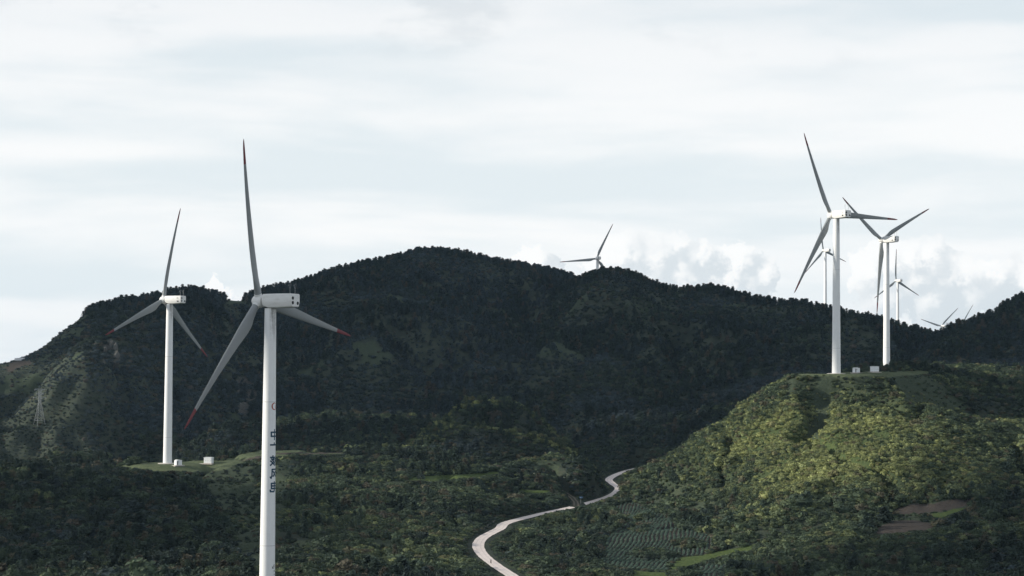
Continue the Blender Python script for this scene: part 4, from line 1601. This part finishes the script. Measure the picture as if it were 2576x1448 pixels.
kiosk(448, 1171, 850, "white switch cabinet with dark door gap beside the left turbine's foot")
container(525, 1168, 850, "white transformer housing with flat roof at the right of the grass pad")
kiosk(2154, 938, 885, "white switch cabinet between the front hilltop turbine and the larger housing")
container(2200, 936, 890, "white transformer housing between the two hilltop turbines", .92, .75)
kiosk(2238, 931, 1050, "white switch cabinet overlapping the foot of the rear hilltop turbine")


def low_block(u_, v_, y0, name, label, L, W, H, turn, mat, lift=0.0):
    p = ground_at(u_, v_, y0)
    root = empty(name, p + Vector((0, 0, lift)), face_cam(p, turn))
    tag(root, label, "slab")
    mb = MB()
    n = 7
    rr = random.Random(int(u_))
    for i in range(n):
        x0, x1 = -L / 2 + L * i / n, -L / 2 + L * (i + 1) / n - .06
        h = H * (1 - .25 * abs(i - n * .45) / n) * rr.uniform(.85, 1.05)
        m2 = MB()
        m2.loft([[Vector((x0, -W / 2, -.5)), Vector((x1, -W / 2, -.5)), Vector((x1, W / 2, -.5)), Vector((x0, W / 2, -.5))],
                 [Vector((x0, -W / 2, h * .9)), Vector((x1, -W / 2, h * .9)), Vector((x1, W / 2, h)), Vector((x0, W / 2, h))]])
        m2.build("panel", mat, root)


low_block(57, 905, 1380, "concrete_slab", "long pale concrete slab above brown soil on the left mountain flank", 11.5, 3.0, 1.7, .1, WHITE_PANEL)
low_block(2304, 922, 1100, "concrete_slab", "low white slab on the brown mound right of the hilltop turbines", 4.2, 1.6, 1.1, .2, WHITE_PANEL)

# ------------------------------------------------------------------ power pylon


def pylon():
    p = ground_at(99, 1068, 1000)
    h = 90.0 * p.y / 5000.0
    root = empty("power_pylon", p, face_cam(p, .45))
    tag(root, "pale steel lattice power pylon on the left mountain flank", "pylon")
    wb, wt = h * .125, h * .03

    def corner(i, t):
        w = (wb + (wt - wb) * min(1.0, t / .62)) * (1 if t < .62 else 1)
        return Vector((w * (1 if i in (0, 3) else -1), w * (1 if i in (0, 1) else -1), h * t))
    for i in range(4):
        mb = MB()
        for a, b in ((-.03, .62), (.62, 1.0)):
            mb.tube(corner(i, max(a, 0)) - Vector((0, 0, 1.0 if a < 0 else 0)), corner(i, b), .12, .10, 5)
        mb.build("leg", STEEL, root)
    mb = MB()
    lv = [0.12, .27, .40, .51, .62, .70, .78, .86, .94]
    for k in range(len(lv) - 1):
        for i in range(4):
            j = (i + 1) % 4
            mb.tube(corner(i, lv[k]), corner(j, lv[k + 1]), .045, .045, 4)
            mb.tube(corner(j, lv[k]), corner(i, lv[k + 1]), .045, .045, 4)
            mb.tube(corner(i, lv[k]), corner(j, lv[k]), .045, .045, 4)
    mb.build("bracing", STEEL, root)
    for t, L in ((1.0, .15), (.885, .105), (.775, .185)):
        for s_ in (-1, 1):
            mb = MB()
            tip = Vector((s_ * h * L, 0, h * (t - .005)))
            for yy in (-wt, wt):
                mb.tube((s_ * wt, yy, h * t), tip, .11, .09, 4)
                mb.tube((s_ * wt, yy, h * (t - .045)), tip, .11, .09, 4)
            mb.tube(tip, tip - Vector((0, 0, h * .04)), .14, .12, 5)
            mb.build("crossarm", STEEL, root)


pylon()

# ------------------------------------------------------------------ things along the road
STONE = weathered("grey_stone", (0.13, 0.13, 0.12), (0.06, 0.06, 0.055), 0.95, 1.5, 0.7, (1, 1, 1), 0.1)


def roadside_wall():
    d0, d1 = 8, 130
    line = []
    # left edge of the lower bend
    for i in range(len(road_w)):
        a, b = road_w[max(0, i - 1)], road_w[min(len(road_w) - 1, i + 1)]
        if not (610 < road_w[i][1] < 765):
            continue
        t = (b - a)[:2] / np.linalg.norm((b - a)[:2])
        q = road_w[i][:2] + np.array([-t[1], t[0]]) * 5.2
        line.append((q[0], q[1]))
    line = np.array(line)
    root = empty("stone_wall", (line[0][0], line[0][1], float(hgt(*line[0]))))
    tag(root, "low grey stone wall along the outer side of the road bend", "wall")
    seg = line[::2]
    rr = random.Random(5)
    for a, b in zip(seg[:-1], seg[1:]):
        if rr.random() < .12:
            continue
        za, zb = float(hgt(*a)), float(hgt(*b))
        h = rr.uniform(.45, .8)
        A, B = Vector((a[0], a[1], za)), Vector((b[0], b[1], zb))
        d = (B - A)
        d.z = 0
        n = Vector((-d.y, d.x, 0)).normalized() * .22
        A, B = A + d * .02, B - d * .02
        o = root.location
        mb = MB()
        mb.loft([[A - n - Vector((0, 0, .6)) - o, B - n - Vector((0, 0, .6)) - o, B + n - Vector((0, 0, .6)) - o, A + n - Vector((0, 0, .6)) - o],
                 [A - n * .8 + Vector((0, 0, h)) - o, B - n * .8 + Vector((0, 0, h * rr.uniform(.9, 1.1))) - o, B + n * .8 + Vector((0, 0, h)) - o, A + n * .8 + Vector((0, 0, h)) - o]])
        mb.build("stone_block", STONE, root)


roadside_wall()

SIGN_BLUE, _, _ = principled("sign_blue", (0.03, 0.16, 0.36), 0.4, 0.4)
SIGN_WHITE, _, _ = principled("sign_white", (0.75, 0.77, 0.78), 0.45, 0.4)


def road_sign():
    p = ground_at(1461, 1267, 780)
    root = empty("road_sign", p, face_cam(p, .1))
    tag(root, "blue road sign on a thin grey post where the dirt track leaves", "road sign")
    mb = MB()
    mb.tube((0, 0, -.5), (0, 0, 3.1), .07, .06, 8)
    mb.build("post", STEEL, root)
    mb = MB()
    mb.box((.05, -.09, 2.75), (1.25, .05, .75))
    pan = mb.build("panel", SIGN_BLUE, root)
    mb = MB()
    mb.box((-.25, -.121, 2.75), (.38, .008, .34))
    mb.box((.42, -.121, 2.75), (.14, .008, .40))
    mb.build("marking", SIGN_WHITE, pan)


road_sign()


def motorbike():
    i = int(np.argmin(np.abs(road_w[:, 1] - 597)))
    a, b = road_w[i], road_w[i + 1]
    hd = math.atan2(b[1] - a[1], b[0] - a[0])
    root = empty("motorbike", (a[0] - .6, a[1], a[2] + .07), hd)
    tag(root, "tiny dark motorbike on the lower stretch of the pale road", "motorbike")
    RUB, _, _ = principled("rubber", (0.02, 0.02, 0.02), .8, .2)
    BODY, _, _ = principled("bike_body", (0.05, 0.03, 0.03), .4, .5)
    for xx in (-.65, .65):
        mb = MB()
        n = 18
        rings = []
        for r_, w in ((.30, .05), (.22, .04), (.22, -.04), (.30, -.05)):
            rings.append([Vector((xx + math.cos(6.283 * k / n) * r_, w, .30 + math.sin(6.283 * k / n) * r_)) for k in range(n)])
        mb.loft(rings + rings[:1], cap=False)
        for k in range(6):
            mb.tube((xx, 0, .3), (xx + math.cos(k * 1.047) * .22, 0, .3 + math.sin(k * 1.047) * .22), .015, .015, 4)
        mb.build("wheel", RUB, root)
    mb = MB()
    mb.loft([[Vector((x_, yy * w, zc + zz * hh)) for yy, zz in ((-1, -1), (1, -1), (1, 1), (-1, 1))] for x_, w, zc, hh in ((-.75, .08, .75, .04), (-.3, .14, .78, .07), (.05, .16, .80, .12), (.35, .12, .85, .12), (.5, .05, .8, .05))])
    mb.box((0, 0, .48), (.5, .24, .36))
    mb.build("body", BODY, root)
    mb = MB()
    mb.tube((.65, 0, .3), (.42, 0, 1.0), .03, .03, 6)
    mb.tube((.4, -.35, 1.02), (.4, .35, 1.02), .02, .02, 6)
    mb.build("handlebar", STEEL, root)


motorbike()

# ------------------------------------------------------------------ rocks


def rock_mesh(seed, rough=.28):
    bm = bmesh.new()
    bmesh.ops.create_icosphere(bm, subdivisions=3, radius=1)
    rr = random.Random(seed)
    o = rr.uniform(0, 99)
    pts = np.array([v_.co[:] for v_ in bm.verts])
    d = fbm(pts[:, 0] * 1.3 + o, pts[:, 1] * 1.3 + pts[:, 2] * 1.7, 4, seed)
    q = np.round(d * 5) / 5
    for v_, a, b in zip(bm.verts, d, q):
        v_.co *= 1 + rough * (a + b)
    me = bpy.data.meshes.new("rock")
    bm.to_mesh(me)
    bm.free()
    me.materials.append(STONE)
    return me


ROCKS = [rock_mesh(900 + i) for i in range(4)]


def rock(u_, v_, y0, size, label, name="rock", cat="rock", group=None, turn=0):
    p = ground_at(u_, v_, y0)
    o = mobj(name, ROCKS[int(u_ + v_) % 4])
    o.location = p
    o.scale = size
    o.rotation_euler = (0, .1, turn)
    tag(o, label, cat, group)


for i, (u_, v_, sx, sz) in enumerate([(264, 886, 1.3, 4.5), (279, 874, 1.5, 4.5), (289, 884, 1.2, 6), (295, 900, 1.2, 4)]):
    rock(u_, v_, 1200, (sx, 2.2, sz), "grey crag of the cliff band on the left mountain flank", "crag", "crag", "crags on the left mountain flank", i * .7)
for i, (u_, v_, sx, sz) in enumerate([(600, 990, 1.4, 3), (607, 1006, 1.3, 3.2), (616, 982, 1.5, 2.6), (604, 1025, 1.3, 3)]):
    rock(u_, v_, 1150, (sx, 2.2, sz), "grey crag of the outcrop left of the lettered tower", "crag", "crag", "crags beside the lettered tower", i * .7)
rock(1633, 1396, 560, (1.3, .9, .75), "pale boulder on the dark mound in the crop field, the larger right one", "boulder", "boulder", "boulders in the crop field", .4)
rock(1621, 1390, 560, (.7, .6, .8), "small pale boulder left of the larger boulder in the crop field", "boulder", "boulder", "boulders in the crop field", 1.1)

# ------------------------------------------------------------------ trees that can be told apart


def pine(p, h, label, group, i, wide=1.0):
    root = empty("pine_tree", p, rng.uniform(0, 6.28))
    root.scale = (h * wide, h * wide, h)
    tag(root, label, "pine tree", group)
    mobj("trunk", TRUNK_ME[i % 2], root)
    c = mobj("crown", PINE_ME[i % N_PINE], root)
    c["tint"] = float(rng.uniform(0, .25))


def broadleaf(p, h, label, group, i, tnt=.12):
    root = empty("broadleaf_tree", p, rng.uniform(0, 6.28))
    s_ = h / 6.0
    root.scale = (s_, s_, s_)
    tag(root, label, "tree", group)
    mobj("trunk", TREETRUNK_ME[i % 2], root)
    c = mobj("crown", TREE_ME[i % 3], root)
    c["tint"] = float(tnt + rng.uniform(-.1, .15))


SKY_SECT = [
    (M1, 235, 345, 11, "small dark pine on the skyline left of the left turbine's rotor", 1.0),
    (M1, 345, 450, 11, "small dark pine on the skyline behind the left turbine's rotor", 1.0),
    (M1, 450, 560, 11, "small dark pine on the skyline between left turbine and the notch", 1.0),
    (M1, 628, 760, 9, "small dark pine on the skyline above the lettered turbine's nacelle", 1.0),
    (M1, 760, 900, 9, "small dark pine halfway up the skyline to the main summit", 1.0),
    (M1, 900, 1040, 9, "small dark pine on the skyline close left of the main summit", 1.0),
    (M1, 1045, 1180, 10, "small dark pine on top of the rounded main summit", .8),
    (M1, 1180, 1320, 10, "small dark pine on the skyline falling right from the main summit", .8),
    (M1, 1320, 1440, 10, "small dark pine at the low right end of the main summit's skyline", .8),
    (M2, 1470, 1580, 11, "small dark tree on the middle peak by the small distant turbine", .85),
    (M2, 1580, 1720, 11, "small dark tree on the skyline just right of the middle peak", .85),
    (M2, 1720, 1850, 11, "small dark tree on the low bump right of the middle peak", .85),
    (M2, 1860, 2085, 12, "small dark tree on the skyline left of the front hilltop tower", .8),
    (M2, 2115, 2335, 12, "small dark tree on the skyline around the rear hilltop tower", .8),
    (M3, 2350, 2600, 13, "small dark tree on the skyline of the right edge hill", .5),
]
cnt = 0
for (H, ua, ub, st, lab, hs) in SKY_SECT:
    uu = ua
    while uu < ub:
        q = P(uu, 800, 1000)
        s_ = q.x / q.y
        yc = float(np.interp(s_, H.s, H.Y)) - rng.uniform(-8, 26)
        xx = s_ * yc
        pine(Vector((xx, yc, float(hgt(xx, yc)) - .2)), rng.uniform(4.2, 8.0) * hs, lab, lab.replace("small dark ", "").replace("pine on", "pines on").replace("tree on", "trees on"), cnt, rng.uniform(.9, 1.4))
        cnt += 1
        uu += st * rng.uniform(.5, 1.5)

for i in range(26):
    u_ = 8 + i * 10.6 + rng.uniform(-5, 5)
    v_ = 1184 - 14 * math.exp(-((u_ - 225) / 60) ** 2) + rng.uniform(-8, 10)
    p = ground_at(u_, v_, 700)
    hh = rng.uniform(4.0, 6.5) * (1.35 if 190 < u_ < 275 else 1.0)
    lab = "dark tree on the wooded crest left of the left turbine"
    (pine if i % 3 == 0 else broadleaf)(p, hh, lab, "trees on the crest left of the left turbine", i)
for i in range(24):
    u_ = 470 + i * 9.2 + rng.uniform(-5, 5)
    v_ = np.interp(u_, [470, 560, 700], [1150, 1118, 1108]) + rng.uniform(-18, 12)
    p = ground_at(u_, v_, 960)
    lab = "dark tree behind the grass strip right of the left turbine's tower"
    (pine if i % 2 == 0 else broadleaf)(p, rng.uniform(4.0, 7.0), lab, "trees behind the grass strip", i)
for i in range(16):
    u_ = 1125 + i * 17 + rng.uniform(-6, 6)
    v_ = np.interp(u_, [1100, 1150, 1260, 1310, 1390], [1072, 1036, 1021, 1030, 1085]) + rng.uniform(0, 16)
    p = ground_at(u_, v_, 1100)
    lab = "dark tree on the small rounded knoll in front of the mountain"
    (pine if i % 2 == 0 else broadleaf)(p, rng.uniform(3.5, 5.5), lab, "trees on the small knoll", i)
broadleaf(ground_at(1058, 1224, 760), 6.0, "lone dark bushy tree in front of the pale grass terrace", None, 1, .0)

# shrubs in white blossom
FLOWER_ME = shrub_mesh("blossom", 777, 1.0, 1.0, 6, 5, .22, mat=BLOSSOM, core=False)
FL = [(868, 1325, "left of the road bend, near the lettered tower"), (960, 1318, "on the slope well left of the road bend"), (1392, 1192, "above the dirt track at the end of the grass terrace"),
      (1345, 1196, "in the bushes right of the grass terrace"), (390, 1400, "low on the dark slope left of the lettered tower"), (330, 1412, "lowest on the dark slope at lower left"),
      (160, 1318, "on the dark slope at far left"), (2060, 1385, "on the lower slope beside the meadow strip"), (2350, 1440, "at the bottom edge below the brown soil patches"),
      (2100, 1215, "at the foot of the sunlit hill"), (1960, 1250, "on the shaded slope right of the crop rows"), (1830, 1240, "among dark bushes above the crop rows")]
for (u_, v_, where) in FL:
    p = ground_at(u_, v_, 500)
    root = empty("flowering_shrub", p, rng.uniform(0, 6))
    root.scale = (.95, .95, 1.15)
    tag(root, "shrub with white blossom " + where, "shrub", "shrubs in white blossom")
    c = mobj("foliage", SHRUB_ME[int(u_) % N_SHRUB], root)
    c["tint"] = .45
    b_ = mobj("blossom", FLOWER_ME, root)
    b_.scale = (1.04, 1.04, 1.12)

# ------------------------------------------------------------------ unseen clouds added out of frame, left, to shade the land


def shade_cloud_mat(dens):
    m = bpy.data.materials.new("shade_cloud")
    m.use_nodes = True
    T = NT(m.node_tree)
    vl = T.n('ShaderNodeVolumePrincipled', {'Color': (.96, .97, 1.0), 'Density': dens})
    T.n('ShaderNodeOutputMaterial', {'Volume': vl})
    return m


def shade_cloud(gx, gy, ra, rb, dens, seed, H=640.0, thick=18.0, zref=-40.0):
    """unseen bank of clouds added so its shadow falls round (gx, gy)"""
    k = (H - zref) / SUNV.z
    c = Vector((gx, gy, zref)) + SUNV * k
    n, m = 26, 40
    vs, fs = [], []
    for j in range(1, n):
        ph = math.pi * j / n
        for i in range(m):
            t = 6.283185 * i / m
            wob = 1 + .16 * float(fbm(np.array([math.cos(t) * 1.6 + seed]), np.array([math.sin(t) * 1.6]), 4, seed)[0])
            r_ = math.sin(ph) * wob
            zz = math.cos(ph) * thick * (1 + .35 * float(gnoise(np.array([math.cos(t) * 3 + seed]), np.array([math.sin(t) * 3 + ph]), seed)[0]))
            vs.append((c.x + math.cos(t) * ra * r_, c.y + math.sin(t) * rb * r_, c.z + zz))
    top, bot = len(vs), len(vs) + 1
    vs += [(c.x, c.y, c.z + thick), (c.x, c.y, c.z - thick)]
    for j in range(n - 2):
        for i in range(m):
            a, b = j * m + i, j * m + (i + 1) % m
            fs.append((a, b, b + m, a + m))
    for i in range(m):
        fs.append((top, (i + 1) % m, i))
        fs.append((bot, (n - 2) * m + i, (n - 2) * m + (i + 1) % m))
    o = mobj("shade_cloud", mesh_from("shade_cloud", vs, fs, True, shade_cloud_mat(dens)))
    tag(o, "unseen bank of clouds added on the left to shade the hills", kind="structure")


shade_cloud(330, 1800, 740, 540, .0028, 3)
shade_cloud(60, 1140, 210, 110, .011, 5)
shade_cloud(-225, 690, 140, 155, .015, 7)
shade_cloud(290, 625, 170, 160, .024, 9)
shade_cloud(325, 970, 100, 78, .026, 11)
shade_cloud(120, 560, 90, 80, .012, 13)

# ------------------------------------------------------------------ the air: thin even haze round everything


def haze():
    mb = MB()
    mb.box((0, 0, 32.0), (25000, 25000, 368))
    m = bpy.data.materials.new("haze")
    m.use_nodes = True
    T = NT(m.node_tree)
    vl = T.n('ShaderNodeVolumePrincipled', {'Color': (.50, .76, 1.0), 'Density': 0.000021, 'Anisotropy': 0.0})
    T.n('ShaderNodeOutputMaterial', {'Volume': vl})
    o = mb.build("haze", m)
    tag(o, "thin blue haze in the air between the hills", kind="stuff")


haze()
